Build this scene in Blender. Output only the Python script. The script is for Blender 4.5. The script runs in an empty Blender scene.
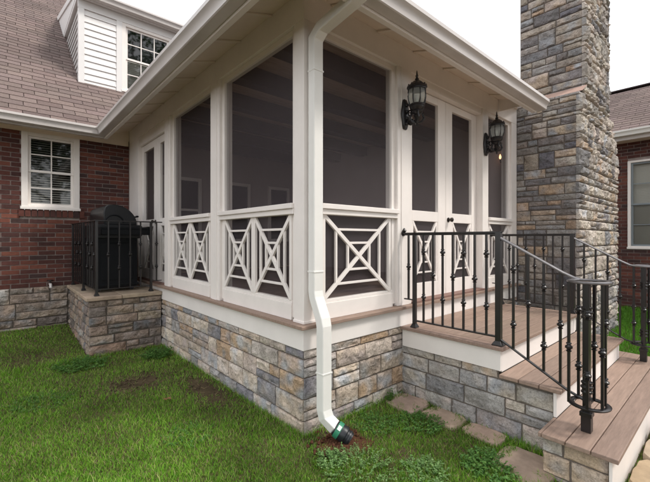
import bpy, math, random
import numpy as np
from mathutils import Vector, Matrix, noise
R = math.radians
rnd = random.Random(7)
scene = bpy.context.scene
col = scene.collection

# ------------------------------------------------------------------ materials
def mat(name, color, rough=.6, metallic=0.0, bump=0.0, bscale=40, vary=0.0, vscale=3.0, attr=None, spec=.5,
        bdist=.004, detail=6, stretch=None, dirt=0.0):
    m = bpy.data.materials.new(name); m.use_nodes = True
    nt = m.node_tree; b = nt.nodes['Principled BSDF']
    b.inputs['Roughness'].default_value = rough
    b.inputs['Metallic'].default_value = metallic
    b.inputs['Specular IOR Level'].default_value = spec
    tc = nt.nodes.new('ShaderNodeTexCoord')
    vec = tc.outputs['Object']
    if stretch:
        mp = nt.nodes.new('ShaderNodeMapping'); mp.inputs['Scale'].default_value = stretch
        nt.links.new(vec, mp.inputs['Vector']); vec = mp.outputs['Vector']
    src = None
    if attr:
        a = nt.nodes.new('ShaderNodeAttribute'); a.attribute_name = 'Col'; src = a.outputs['Color']
    if vary:
        n = nt.nodes.new('ShaderNodeTexNoise'); n.inputs['Scale'].default_value = vscale
        n.inputs['Detail'].default_value = detail; n.inputs['Roughness'].default_value = .65
        nt.links.new(vec, n.inputs['Vector'])
        mr = nt.nodes.new('ShaderNodeMapRange')
        mr.inputs['From Min'].default_value = .3; mr.inputs['From Max'].default_value = .7
        mr.inputs['To Min'].default_value = 1 - vary; mr.inputs['To Max'].default_value = 1 + vary * .6
        nt.links.new(n.outputs['Fac'], mr.inputs['Value'])
        mx = nt.nodes.new('ShaderNodeVectorMath'); mx.operation = 'SCALE'
        if src: nt.links.new(src, mx.inputs[0])
        else: mx.inputs[0].default_value = color[:3]
        nt.links.new(mr.outputs['Result'], mx.inputs['Scale'])
        src = mx.outputs['Vector']
    if src: nt.links.new(src, b.inputs['Base Color'])
    else: b.inputs['Base Color'].default_value = (*color[:3], 1)
    if bump:
        n2 = nt.nodes.new('ShaderNodeTexNoise'); n2.inputs['Scale'].default_value = bscale
        n2.inputs['Detail'].default_value = 8; n2.inputs['Roughness'].default_value = .6
        nt.links.new(vec, n2.inputs['Vector'])
        bp = nt.nodes.new('ShaderNodeBump'); bp.inputs['Strength'].default_value = bump
        bp.inputs['Distance'].default_value = bdist
        nt.links.new(n2.outputs['Fac'], bp.inputs['Height'])
        nt.links.new(bp.outputs['Normal'], b.inputs['Normal'])
    return m

def stonemat(name, vary=.34, dist=.012):
    m = bpy.data.materials.new(name); m.use_nodes = True
    nt = m.node_tree; b = nt.nodes['Principled BSDF']; L = nt.links.new
    b.inputs['Roughness'].default_value = .88; b.inputs['Specular IOR Level'].default_value = .25
    tc = nt.nodes.new('ShaderNodeTexCoord').outputs['Object']
    def N(sc, de=6, ro=.6):
        n = nt.nodes.new('ShaderNodeTexNoise'); n.inputs['Scale'].default_value = sc; n.inputs['Detail'].default_value = de; n.inputs['Roughness'].default_value = ro; L(tc, n.inputs['Vector']); return n.outputs['Fac']
    def MR(x, a, c, d, e):
        n = nt.nodes.new('ShaderNodeMapRange'); n.inputs['From Min'].default_value = a; n.inputs['From Max'].default_value = c; n.inputs['To Min'].default_value = d; n.inputs['To Max'].default_value = e; L(x, n.inputs['Value']); return n.outputs[0]
    def MA(op, x, y):
        n = nt.nodes.new('ShaderNodeMath'); n.operation = op
        for i, q in enumerate((x, y)):
            if isinstance(q, (int, float)): n.inputs[i].default_value = q
            else: L(q, n.inputs[i])
        return n.outputs[0]
    a = nt.nodes.new('ShaderNodeAttribute'); a.attribute_name = 'Col'
    big = MR(N(7, 4, .6), .3, .7, 1 - vary, 1 + vary * .7); fine = MR(N(95, 5, .75), .35, .65, .72, 1.22); pit = MR(N(38, 3, .5), .30, .42, .62, 1.0)
    k = MA('MULTIPLY', MA('MULTIPLY', big, fine), pit)
    sc = nt.nodes.new('ShaderNodeVectorMath'); sc.operation = 'SCALE'; L(a.outputs['Color'], sc.inputs[0]); L(k, sc.inputs['Scale']); L(sc.outputs['Vector'], b.inputs['Base Color'])
    vo = nt.nodes.new('ShaderNodeTexVoronoi'); vo.inputs['Scale'].default_value = 21; vo.feature = 'F1'
    wn = nt.nodes.new('ShaderNodeTexNoise'); wn.inputs['Scale'].default_value = 12; L(tc, wn.inputs['Vector'])
    ad = nt.nodes.new('ShaderNodeMix'); ad.data_type = 'VECTOR'; ad.inputs['Factor'].default_value = .12; L(tc, ad.inputs[4]); L(wn.outputs['Color'], ad.inputs[5]); L(ad.outputs[1], vo.inputs['Vector'])
    h = MA('ADD', MA('MULTIPLY', vo.outputs['Distance'], .9), MA('ADD', MA('MULTIPLY', N(34, 8, .65), 1.0), MA('MULTIPLY', N(130, 4, .7), .25)))
    bp = nt.nodes.new('ShaderNodeBump'); bp.inputs['Strength'].default_value = .9; bp.inputs['Distance'].default_value = dist; L(h, bp.inputs['Height']); L(bp.outputs['Normal'], b.inputs['Normal'])
    return m

M = {}
M['white'] = mat('white_paint', (.84, .785, .745), .42, vary=.07, vscale=2.2, bump=.12, bscale=60, bdist=.002)
M['fascia'] = mat('white_trim_board', (.84, .79, .755), .5, vary=.08, vscale=1.6, bump=.12, bscale=90, bdist=.002)
M['soffit'] = mat('soffit_paint', (.82, .71, .61), .6, vary=.06, vscale=3)
M['batten'] = mat('batten_paint', (.82, .73, .64), .5)
M['alu'] = mat('painted_aluminium', (.60, .56, .54), .33, vary=.07, vscale=3)
M['downspout'] = mat('downspout_enamel', (.80, .785, .75), .30, vary=.05, vscale=4)
M['deck'] = mat('composite_deck', (.3, .2, .17), .58, attr=1, vary=.26, vscale=6, bump=.5, bscale=26, bdist=.003, stretch=(.9, 9, 9), detail=9)
M['deck_dark'] = mat('composite_edge', (.22, .125, .10), .6, vary=.15, vscale=6)
M['stone'] = stonemat('split_face_stone')
M['stone_dark'] = stonemat('old_stone', .42, .016)
M['mortar'] = mat('mortar', (.16, .135, .115), .95, vary=.25, vscale=9, bump=.5, bscale=70, bdist=.004, spec=.2)
M['brick'] = mat('red_brick', (.2, .07, .05), .85, attr=1, vary=.28, vscale=22, bump=.5, bscale=70, bdist=.004, spec=.25)
M['brick_mortar'] = mat('brick_mortar', (.31, .26, .24), .95, vary=.35, vscale=8, bump=.5, bscale=80, bdist=.003, spec=.2)
M['shingle'] = mat('asphalt_shingle', (.2, .15, .14), .93, attr=1, vary=.20, vscale=40, bump=.5, bscale=260, bdist=.003, spec=.2)
M['shingle_base'] = mat('shingle_underlay', (.045, .03, .03), .95, spec=.1)
M['iron'] = mat('black_wrought_iron', (.011, .009, .0095), .30, metallic=.0, vary=.2, vscale=20, bump=.1, bscale=150, bdist=.001, spec=.6)
M['iron_rail'] = mat('iron_handrail_sky_sheen', (.20, .19, .195), .30, metallic=.8, vary=.2, vscale=15, spec=.8)  # sky sheen on the black sloping rail, put into a paler base colour
M['lantern'] = mat('lantern_black', (.013, .011, .013), .38, bump=.35, bscale=120, bdist=.003, spec=.6)
M['grill'] = mat('grill_black_enamel', (.005, .006, .008), .36, vary=.2, vscale=6, spec=.45)
M['grill_matte'] = mat('grill_cart_black', (.004, .005, .007), .6, spec=.25)
M['copper'] = mat('copper_flashing', (.46, .31, .255), .5, metallic=.15, vary=.2, vscale=12)
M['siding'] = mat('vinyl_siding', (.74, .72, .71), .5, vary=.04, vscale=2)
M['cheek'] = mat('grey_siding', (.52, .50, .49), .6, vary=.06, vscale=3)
M['soil'] = mat('soil', (.095, .072, .042), .95, vary=.5, vscale=5, bump=1, bscale=30, bdist=.02, spec=.1)
M['redsoil'] = mat('red_soil', (.11, .05, .03), .95, vary=.4, vscale=20, bump=1, bscale=50, bdist=.02, spec=.1)
M['paver'] = mat('flagstone', (.40, .30, .21), .85, attr=1, vary=.32, vscale=6, bump=.6, bscale=22, bdist=.008, spec=.3)
M['plastic'] = mat('black_plastic', (.012, .014, .018), .4)
M['greenband'] = mat('green_label', (.03, .22, .12), .5)
M['labelwhite'] = mat('label_white', (.75, .78, .74), .5)
M['inwall'] = mat('interior_plaster', (.42, .37, .35), .8, vary=.05)
M['inwood'] = mat('interior_ceiling_boards', (.50, .38, .31), .6, vary=.25, vscale=4, stretch=(1, 8, 1))
M['beamwood'] = mat('dark_beam', (.09, .065, .055), .6, vary=.2, vscale=4)
M['slat'] = mat('blind_slat', (.55, .52, .46), .6)
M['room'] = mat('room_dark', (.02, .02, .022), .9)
M['bark'] = mat('bark', (.10, .075, .055), .9, vary=.3, vscale=10, bump=.8, bscale=20, bdist=.02)
M['brass'] = mat('knob_bronze', (.05, .04, .035), .35, metallic=.8)

def leafmat(name, trans=.35, rough=.55):
    m = bpy.data.materials.new(name); m.use_nodes = True
    nt = m.node_tree; b = nt.nodes['Principled BSDF']; out = nt.nodes['Material Output']
    a = nt.nodes.new('ShaderNodeAttribute'); a.attribute_name = 'Col'
    nt.links.new(a.outputs['Color'], b.inputs['Base Color'])
    b.inputs['Roughness'].default_value = rough; b.inputs['Specular IOR Level'].default_value = .3
    t = nt.nodes.new('ShaderNodeBsdfTranslucent'); nt.links.new(a.outputs['Color'], t.inputs['Color'])
    mx = nt.nodes.new('ShaderNodeMixShader'); mx.inputs[0].default_value = trans
    nt.links.new(b.outputs[0], mx.inputs[1]); nt.links.new(t.outputs[0], mx.inputs[2])
    nt.links.new(mx.outputs[0], out.inputs['Surface'])
    return m
M['leaf'] = leafmat('leaf'); M['grass'] = leafmat('grass_blade', .3)

def glassmat(name, tint, rough=.03, trans=.6, fac=.12):
    m = bpy.data.materials.new(name); m.use_nodes = True
    nt = m.node_tree; nt.nodes.remove(nt.nodes['Principled BSDF']); out = nt.nodes['Material Output']
    g = nt.nodes.new('ShaderNodeBsdfGlossy'); g.inputs['Roughness'].default_value = rough
    t = nt.nodes.new('ShaderNodeBsdfTransparent'); t.inputs['Color'].default_value = (*tint, 1)
    fr = nt.nodes.new('ShaderNodeFresnel'); fr.inputs['IOR'].default_value = 1.5
    ad = nt.nodes.new('ShaderNodeMath'); ad.operation = 'ADD'; ad.inputs[1].default_value = fac; ad.use_clamp = True
    nt.links.new(fr.outputs[0], ad.inputs[0])
    mx = nt.nodes.new('ShaderNodeMixShader')
    nt.links.new(ad.outputs[0], mx.inputs[0]); nt.links.new(t.outputs[0], mx.inputs[1]); nt.links.new(g.outputs[0], mx.inputs[2])
    nt.links.new(mx.outputs[0], out.inputs['Surface'])
    return m
def frosted(name):
    m = bpy.data.materials.new(name); m.use_nodes = True
    nt = m.node_tree; b = nt.nodes['Principled BSDF']; out = nt.nodes['Material Output']
    b.inputs['Base Color'].default_value = (.80, .82, .79, 1); b.inputs['Roughness'].default_value = .08; b.inputs['Specular IOR Level'].default_value = .9
    tl = nt.nodes.new('ShaderNodeBsdfTranslucent'); tl.inputs['Color'].default_value = (.85, .88, .85, 1)
    t = nt.nodes.new('ShaderNodeBsdfTransparent'); t.inputs['Color'].default_value = (.93, .95, .93, 1)
    m1 = nt.nodes.new('ShaderNodeMixShader'); m1.inputs[0].default_value = .6
    nt.links.new(b.outputs[0], m1.inputs[1]); nt.links.new(tl.outputs[0], m1.inputs[2])
    m2 = nt.nodes.new('ShaderNodeMixShader'); m2.inputs[0].default_value = .62
    nt.links.new(m1.outputs[0], m2.inputs[1]); nt.links.new(t.outputs[0], m2.inputs[2]); nt.links.new(m2.outputs[0], out.inputs['Surface'])
    return m
M['glass'] = glassmat('window_glass', (.80, .82, .82), fac=.03)
M['lampglass'] = frosted('lantern_glass')
def screenmat():
    m = bpy.data.materials.new('insect_screen'); m.use_nodes = True
    nt = m.node_tree; b = nt.nodes['Principled BSDF']; out = nt.nodes['Material Output']
    b.inputs['Base Color'].default_value = (.085, .068, .076, 1); b.inputs['Roughness'].default_value = .6
    b.inputs['Specular IOR Level'].default_value = .5
    t = nt.nodes.new('ShaderNodeBsdfTransparent')
    tc = nt.nodes.new('ShaderNodeTexCoord'); n = nt.nodes.new('ShaderNodeTexNoise'); n.inputs['Scale'].default_value = 1.3
    nt.links.new(tc.outputs['Object'], n.inputs['Vector'])
    mr = nt.nodes.new('ShaderNodeMapRange'); mr.inputs['To Min'].default_value = .30; mr.inputs['To Max'].default_value = .44
    nt.links.new(n.outputs['Fac'], mr.inputs['Value'])
    mx = nt.nodes.new('ShaderNodeMixShader'); nt.links.new(mr.outputs[0], mx.inputs[0])
    nt.links.new(t.outputs[0], mx.inputs[1]); nt.links.new(b.outputs[0], mx.inputs[2])
    nt.links.new(mx.outputs[0], out.inputs['Surface'])
    return m
M['screen'] = screenmat()
def emat(name, c, s):
    m = bpy.data.materials.new(name); m.use_nodes = True
    b = m.node_tree.nodes['Principled BSDF']; b.inputs['Base Color'].default_value = (*c, 1)
    b.inputs['Emission Color'].default_value = (*c, 1); b.inputs['Emission Strength'].default_value = s
    return m
M['bulb'] = emat('warm_bulb', (1, .50, .22), 2.2)

# ------------------------------------------------------------------ mesh builder
class MB:
    def __init__(s): s.v = []; s.f = []; s.c = []
    def add(s, vs, fs, c=(1, 1, 1)):
        o = len(s.v); s.v += [tuple(p) for p in vs]; s.f += [tuple(i + o for i in f) for f in fs]; s.c += [c] * len(vs)
        return s
    def box(s, a, b, c=(1, 1, 1)):
        x0, y0, z0 = (min(a[i], b[i]) for i in range(3)); x1, y1, z1 = (max(a[i], b[i]) for i in range(3))
        return s.add([(x0,y0,z0),(x1,y0,z0),(x1,y1,z0),(x0,y1,z0),(x0,y0,z1),(x1,y0,z1),(x1,y1,z1),(x0,y1,z1)],
                     [(0,3,2,1),(4,5,6,7),(0,1,5,4),(1,2,6,5),(2,3,7,6),(3,0,4,7)], c)
    def bar(s, p0, p1, w, t, up=(0, 0, 1), c=(1, 1, 1)):
        p0, p1 = Vector(p0), Vector(p1); d = (p1 - p0).normalized(); up = Vector(up)
        sd = d.cross(up)
        if sd.length < 1e-4: sd = d.cross(Vector((1, 0, 0)))
        sd.normalize(); u2 = sd.cross(d).normalized()
        vs = []
        for p in (p0, p1):
            for a, b in ((-1,-1),(1,-1),(1,1),(-1,1)): vs.append(p + sd * a * w / 2 + u2 * b * t / 2)
        return s.add(vs, [(0,1,2,3),(7,6,5,4),(0,4,5,1),(1,5,6,2),(2,6,7,3),(3,7,4,0)], c)
    def tube(s, path, r, n=10, c=(1, 1, 1), close=False, flat=1.0):
        P = [Vector(p) for p in path]; N = len(P); rr = r if isinstance(r, (list, tuple)) else [r] * N
        vs = []; ref = Vector((0, 0, 1))
        for i, p in enumerate(P):
            a = P[(i - 1) % N] if (i > 0 or close) else p; b = P[(i + 1) % N] if (i < N - 1 or close) else p
            d = (b - a).normalized(); e = d.cross(ref)
            if e.length < .05: e = d.cross(Vector((1, 0, 0)))
            e.normalize(); g = e.cross(d).normalized()
            for k in range(n):
                t = 2 * math.pi * k / n; vs.append(p + e * math.cos(t) * rr[i] + g * math.sin(t) * rr[i] * flat)
        fs = []
        for i in range(N if close else N - 1):
            j = (i + 1) % N
            for k in range(n): fs.append((i*n+k, i*n+(k+1)%n, j*n+(k+1)%n, j*n+k))
        if not close: fs += [tuple(range(n))[::-1], tuple(range((N-1)*n, N*n))]
        return s.add(vs, fs, c)
    def rectube(s, path, w, t, wd=(1, 0, 0), c=(1, 1, 1)):
        # rectangular tube with mitred joints; wd = width direction (perpendicular to the path)
        P = [Vector(p) for p in path]; wd = Vector(wd); vs = []
        for i, p in enumerate(P):
            d0 = (P[i] - P[i-1]).normalized() if i else (P[1] - P[0]).normalized()
            d1 = (P[i+1] - P[i]).normalized() if i < len(P) - 1 else d0
            m = (d0 + d1).normalized(); g = m.cross(wd).normalized(); k = 1 / max(.35, m.dot(d0))
            for a, b in ((-1,-1),(1,-1),(1,1),(-1,1)): vs.append(p + wd * a * w / 2 + g * b * t / 2 * k)
        fs = []
        for i in range(len(P) - 1):
            for k in range(4): fs.append((i*4+k, i*4+(k+1)%4, i*4+4+(k+1)%4, i*4+4+k))
        n = len(P); fs += [(3,2,1,0), (n*4-4, n*4-3, n*4-2, n*4-1)]
        return s.add(vs, fs, c)
    def lathe(s, prof, cx, cy, n=16, c=(1, 1, 1)):
        vs = []; fs = []
        for r, z in prof:
            for k in range(n):
                t = 2 * math.pi * k / n; vs.append((cx + r * math.cos(t), cy + r * math.sin(t), z))
        for i in range(len(prof) - 1):
            for k in range(n): fs.append((i*n+k, i*n+(k+1)%n, (i+1)*n+(k+1)%n, (i+1)*n+k))
        fs += [tuple(range(n))[::-1], tuple(range((len(prof)-1)*n, len(prof)*n))]
        return s.add(vs, fs, c)
    def sweep(s, prof, p0, p1, side, c=(1, 1, 1), m0=0.0, m1=0.0):
        # profile (out, z) extruded from p0 to p1; side = outward direction; m0/m1 shift along the run per unit of out (mitres)
        p0, p1, side = Vector(p0), Vector(p1), Vector(side); d = (p1 - p0).normalized(); n = len(prof); vs = []
        for p, m in ((p0, m0), (p1, m1)):
            for o, z in prof: vs.append(p + side * o + Vector((0, 0, z)) + d * m * o)
        fs = [(k, (k+1) % n, n + (k+1) % n, n + k) for k in range(n)]
        fs += [tuple(range(n))[::-1], tuple(range(n, 2*n))]
        return s.add(vs, fs, c)

ORIG = {}
def build(name, mb, m, parent=None, label=None, smooth=False, bevel=0, origin=None, cols=False, seg=2):
    me = bpy.data.meshes.new(name)
    o0 = Vector((0, 0, 0))
    if parent is not None: o0 = ORIG[parent.name]
    elif origin is not None: o0 = Vector(origin)
    me.from_pydata([(p[0]-o0.x, p[1]-o0.y, p[2]-o0.z) for p in mb.v], [], mb.f)
    if cols:
        ca = me.color_attributes.new('Col', 'FLOAT_COLOR', 'POINT')
        ca.data.foreach_set('color', np.array([(*c[:3], 1) for c in mb.c], dtype=np.float32).ravel())
    import bmesh
    bm = bmesh.new(); bm.from_mesh(me); bmesh.ops.recalc_face_normals(bm, faces=bm.faces); bm.to_mesh(me); bm.free()
    if smooth:
        me.polygons.foreach_set('use_smooth', [True] * len(me.polygons)); me.set_sharp_from_angle(angle=R(smooth if smooth > 1 else 38))
    me.materials.append(M[m]); me.update()
    o = bpy.data.objects.new(name, me); col.objects.link(o)
    if parent is not None: o.parent = parent
    else: o.location = o0
    ORIG[o.name] = o0
    if bevel:
        bv = o.modifiers.new('bevel', 'BEVEL'); bv.width = bevel; bv.segments = seg; bv.limit_method = 'ANGLE'; bv.angle_limit = R(40)
    if label: o['label'] = label
    return o
def thing(name, label, cat, loc, group=None):
    o = bpy.data.objects.new(name, None); col.objects.link(o); o.location = loc; o.empty_display_size = .2
    ORIG[o.name] = Vector(loc); tag(o, label, cat, group); return o
def tag(o, label, cat, group=None):
    o['label'] = label; o['category'] = cat
    if group: o['group'] = group
    return o
def struct(o, kind='structure'): o['kind'] = kind; return o

# wall coordinate frames: (s along the wall, n outwards, z)
LW = lambda s, n, z: (-n, s, z)      # left porch wall, faces -x
FW = lambda s, n, z: (s, -n, z)      # door wall, faces -y
def wb(mb, W, s0, s1, n0, n1, z0, z1): mb.box(W(s0, n0, z0), W(s1, n1, z1))

def jit(c, a=.12, r=rnd):
    k = 1 + r.uniform(-a, a); return tuple(max(0, x * k * (1 + r.uniform(-.015, .015))) for x in c)

# ------------------------------------------------------------------ masonry
WARM = [((.54,.445,.36),3), ((.59,.505,.42),3), ((.46,.37,.30),2), ((.52,.37,.25),1.8), ((.26,.25,.27),1.6), ((.36,.34,.33),2.4), ((.50,.44,.395),2.4)]
STEP = [((.49,.44,.385),3), ((.40,.38,.36),2.6), ((.29,.285,.295),1.8), ((.50,.385,.285),1.6), ((.55,.48,.41),2)]
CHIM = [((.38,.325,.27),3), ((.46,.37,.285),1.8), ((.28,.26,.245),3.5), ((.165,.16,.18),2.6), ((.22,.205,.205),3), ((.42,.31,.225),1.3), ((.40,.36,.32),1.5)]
CHIM_LIT = [((.50,.44,.375),3), ((.55,.49,.42),2.5), ((.38,.345,.31),3), ((.24,.23,.235),2), ((.48,.37,.275),1.2)]  # chimney's lit front: same stone, brighter light put into the palette
OLD = [((.37,.285,.225),3), ((.31,.245,.20),3), ((.24,.20,.18),2), ((.41,.33,.26),2), ((.35,.24,.185),1.3)]
def pick(pal, r):
    t = r.uniform(0, sum(w for _, w in pal))
    for c, w in pal:
        t -= w
        if t <= 0: return c
    return pal[0][0]

def stone(mb, P, U, Nn, u0, u1, z0, z1, prot, rough, c, r, cell=.024):
    """one split-faced block: P origin, U along, Nn outwards"""
    w, h = u1 - u0, z1 - z0
    nx = max(4, int(w / cell) + 2); nz = max(4, int(h / cell) + 2)
    seed = Vector((r.uniform(0, 99), r.uniform(0, 99), r.uniform(0, 99)))
    tx, tz = r.uniform(-.012, .012), r.uniform(-.010, .010)
    base = prot * r.uniform(.8, 1.15); ed = min(.014, w * .2, h * .2)
    us = [0, .003] + [ed + (w - 2*ed) * i / (nx - 1) for i in range(nx)] + [w - .003, w]
    zs = [0, .003] + [ed + (h - 2*ed) * i / (nz - 1) for i in range(nz)] + [h - .003, h]
    A, B = len(us), len(zs); vs = []
    for j, zz in enumerate(zs):
        for i, uu in enumerate(us):
            ei = min(i, A - 1 - i); ej = min(j, B - 1 - j); e = min(ei, ej)
            q = Vector((uu * 7, zz * 9, 0)) + seed
            ju = jz = 0
            if e == 0: n = -.012
            elif e == 1: n = base * .45
            else:
                f = noise.noise(q * 1.2) * .9 + (abs(noise.noise(q * 2.7)) * 1.6 - .35) + noise.noise(q * 6.5) * .35
                n = base + rough * f + tx * (uu / w - .5) + tz * (zz / h - .5)
                if e == 2: n -= prot * .18
            if 1 <= e:
                ju = noise.noise(q * 4 + Vector((5, 0, 0))) * .004; jz = noise.noise(q * 4 + Vector((0, 5, 0))) * .004
            vs.append(P + U * (u0 + uu + ju) + Nn * n + Vector((0, 0, z0 + zz + jz)))
    fs = [(j*A+i, j*A+i+1, (j+1)*A+i+1, (j+1)*A+i) for j in range(B-1) for i in range(A-1)]
    lum = sum(c) / 3; other = r.choice(((1.12, .99, .89), (.98, .99, 1.03), (1.16, .97, .87), (1.04, 1.0, .96))); g0 = r.uniform(.8, 1.22); c2 = tuple(lum * k * g0 for k in other); k0 = len(mb.v)
    mb.add(vs, fs, c)
    for i, v in enumerate(vs):
        t = min(1, max(0, .5 + 1.6 * noise.noise(Vector(v) * 9 + seed) - .25)); mb.c[k0 + i] = tuple(a * (1 - t) + b * t for a, b in zip(c, c2))

def ashlar(mb, P, U, Nn, w, z0, z1, pal, r, prot=.022, rough=.010, ch=(.11, .19), ln=(.16, .42), joint=.008, cuts=None, thin=.35, shape=None, cell=.024):
    """random ashlar: courses of blocks, some split into two thinner stones. shape(z)->(ulo,uhi) clips each course"""
    P, U, Nn = Vector(P), Vector(U), Vector(Nn)
    zs = cuts
    if zs is None:
        zs = [z1]
        while zs[-1] > z0 + .05: zs.append(zs[-1] - r.uniform(*ch))
    for a, b in zip(zs[:-1], zs[1:]):
        zt, zb = a, b
        lo, hi = shape((zt + zb) / 2) if shape else (0, w)
        u = lo; k = 0
        while u < hi - .02:
            l = r.uniform(*ln)
            if hi - u - l < ln[0] * .55: l = hi - u
            H = zt - zb
            if H > .105 and r.random() < thin:
                m = zb + H * r.uniform(.38, .62)
                l2 = l if l > ln[0]*1.4 else l
                if r.random() < .45 and l > .24:
                    x = u + l * r.uniform(.4, .6)
                    stone(mb, P, U, Nn, u + joint/2, x - joint/2, m + joint/2, zt - joint/2, prot, rough, jit(pick(pal, r), .12, r), r, cell)
                    stone(mb, P, U, Nn, x + joint/2, u + l - joint/2, m + joint/2, zt - joint/2, prot, rough, jit(pick(pal, r), .12, r), r, cell)
                else:
                    stone(mb, P, U, Nn, u + joint/2, u + l - joint/2, m + joint/2, zt - joint/2, prot, rough, jit(pick(pal, r), .12, r), r, cell)
                stone(mb, P, U, Nn, u + joint/2, u + l - joint/2, zb + joint/2, m - joint/2, prot, rough, jit(pick(pal, r), .12, r), r, cell)
            else:
                stone(mb, P, U, Nn, u + joint/2, u + l - joint/2, zb + joint/2, zt - joint/2, prot, rough, jit(pick(pal, r), .12, r), r, cell)
            u += l; k += 1

BR = [((.115,.043,.033),4), ((.095,.038,.032),3), ((.075,.034,.030),2.2), ((.165,.060,.042),1.3), ((.060,.034,.032),.8)]
def bricks(mb, W, s0, s1, z0, z1, holes, r, bl=.205, bh=.0665, j=.0115, soldier=None):
    z = z0; k = 0
    while z < z1 - .01:
        zt = min(z + bh - j, z1); s = s0 - (bl / 2 if k % 2 else 0)
        while s < s1:
            a, b = max(s, s0), min(s + bl - j, s1)
            segs = [(a, b)]
            for (h0, h1, hz0, hz1) in holes:
                if zt > hz0 + .004 and z < hz1 - .004:
                    ns = []
                    for p, q in segs:
                        if q <= h0 or p >= h1: ns.append((p, q))
                        else:
                            if p < h0: ns.append((p, h0))
                            if q > h1: ns.append((h1, q))
                    segs = ns
            for p, q in segs:
                if q - p > .02:
                    n = r.uniform(0, .004)
                    mb.box(W(p, -.03, z), W(q, n, zt), jit(pick(BR, r), .14, r))
            s += bl
        z += bh; k += 1

def shingles(mb, P, U, V, w, length, r, expo=.142, tab=.30, notch=None):
    P, U, V = Vector(P), Vector(U), Vector(V); Nn = U.cross(V).normalized()
    if Nn.z < 0: Nn = -Nn
    n = int(length / expo); 
    W0 = w
    for k in range(n):
        w = notch[1] if notch and k < notch[0] else W0
        u = -(.5 * tab if k % 2 else 0) + (k * .037) % .03
        while u < w:
            a, b = max(u, 0) + .004, min(u + tab, w) - .004
            if b - a > .02:
                v0 = k * expo + r.uniform(-.002, .002); v1 = v0 + expo * 1.25
                t = .012; pc = P + U * u + V * (k * expo); c = jit((.165, .125, .115), .17, r); c = tuple(x * (1 + .28 * noise.noise(pc * .7) + .18 * noise.noise(pc * 2.3)) for x in c)
                pts = []
                for uu, vv, nn in ((a,v0,0),(b,v0,0),(b,v1,0),(a,v1,0),(a,v0,t),(b,v0,t),(b,v1,.003),(a,v1,.003)):
                    pts.append(P + U * uu + V * vv + Nn * nn)
                mb.add(pts, [(0,3,2,1),(4,5,6,7),(0,1,5,4),(1,2,6,5),(2,3,7,6),(3,0,4,7)], c)
            u += tab

# ------------------------------------------------------------------ dimensions
Lh = 4.74            # y of the old house wall
XR = 3.77            # right end of the door wall
def ground_z(x, y):
    g = -.785
    if y > 2.9: g += min(1, (y - 2.9) / 1.8) * .12
    if y < 0 and x > -.3: g += .045 * y * min(1, (x + .3) / .8)
    return g

# ================================================================== ground
rg = random.Random(3)
def axis(lo, hi, flo, fhi, step):
    a = list(np.arange(flo, fhi + 1e-6, step)); b = []
    x = flo
    d = step
    while x > lo: d *= 1.35; x -= d; b.append(x)
    b = b[::-1]; x = fhi; d = step; c = []
    while x < hi: d *= 1.35; x += d; c.append(x)
    return b + a + c
xs = axis(-90, 90, -4, 1.4, .06); ys = axis(-90, 90, -2.4, 4.8, .06)
mb = MB(); vs = []
for y in ys:
    for x in xs:
        z = ground_z(x, y) + noise.noise(Vector((x*1.3, y*1.3, 0))) * .012 + noise.noise(Vector((x*6, y*6, 3))) * .006
        vs.append((x, y, z - .012))
nx = len(xs)
mb.add(vs, [(j*nx+i, j*nx+i+1, (j+1)*nx+i+1, (j+1)*nx+i) for j in range(len(ys)-1) for i in range(nx-1)])
struct(build('ground', mb, 'soil', smooth=80))

# ================================================================== the screened porch
porch = thing('screened_porch', 'white screened porch with X pattern lattice panels on a stone foundation', 'porch', (0, 0, -.8))
P_ = porch
# foundation
mb = MB(); r = random.Random(21)
zsc = [-.186, -.255, -.39, -.545, -.70, -.86]
core = MB()
core.box((.004, .004, -.9), (.30, Lh-.01, -.19)); core.box((.30, .004, -.9), (XR-.01, .30, -.19))
ashlar(mb, LW(-.0, 0, 0), (0,1,0), (-1,0,0), 3.1, 0, 0, WARM, r, cuts=zsc, ln=(.18,.42), thin=.22, prot=.014, rough=.012)
mb1 = mb; mb = MB()
ashlar(mb, FW(0.0, 0, 0), (1,0,0), (0,-1,0), 1.18, 0, 0, WARM, r, cuts=zsc, ln=(.18,.36), thin=.2, prot=.014, rough=.012)
mb2 = mb; mb = MB(); ashlar(mb, (3.05, 0, 0), (1,0,0), (0,-1,0), .72, 0, 0, WARM, r, cuts=zsc, ln=(.18,.36), thin=.2, prot=.014, rough=.012)
fnd = build('foundation', core, 'mortar', P_)
for q_ in (mb1, mb2, mb): build('stone_facing', q_, 'stone', fnd, smooth=28, cols=True)
# rim boards
mb = MB()
wb(mb, LW, -.021, Lh-.003, -.10, .021, -.185, -.027)
wb(mb, FW, -.019, XR-.003, -.10, .0208, -.1852, -.0272)
build('rim_board', mb, 'fascia', P_, bevel=.003)
# deck floor : nosing board + floor boards
mb = MB()
DC = (.305, .212, .165)
mb.box((-.061, -.061, -.026), (.09, Lh-.02, 0), DC); mb.box((.093, -.061, -.026), (XR-.02, .09, 0), DC)
y = .094
while y < Lh - .15: mb.box((.094, y, -.026), (XR-.06, y + .135, 0), jit(DC, .1)); y += .14
build('deck_floor', mb, 'deck', P_, bevel=.004, cols=True)

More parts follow.
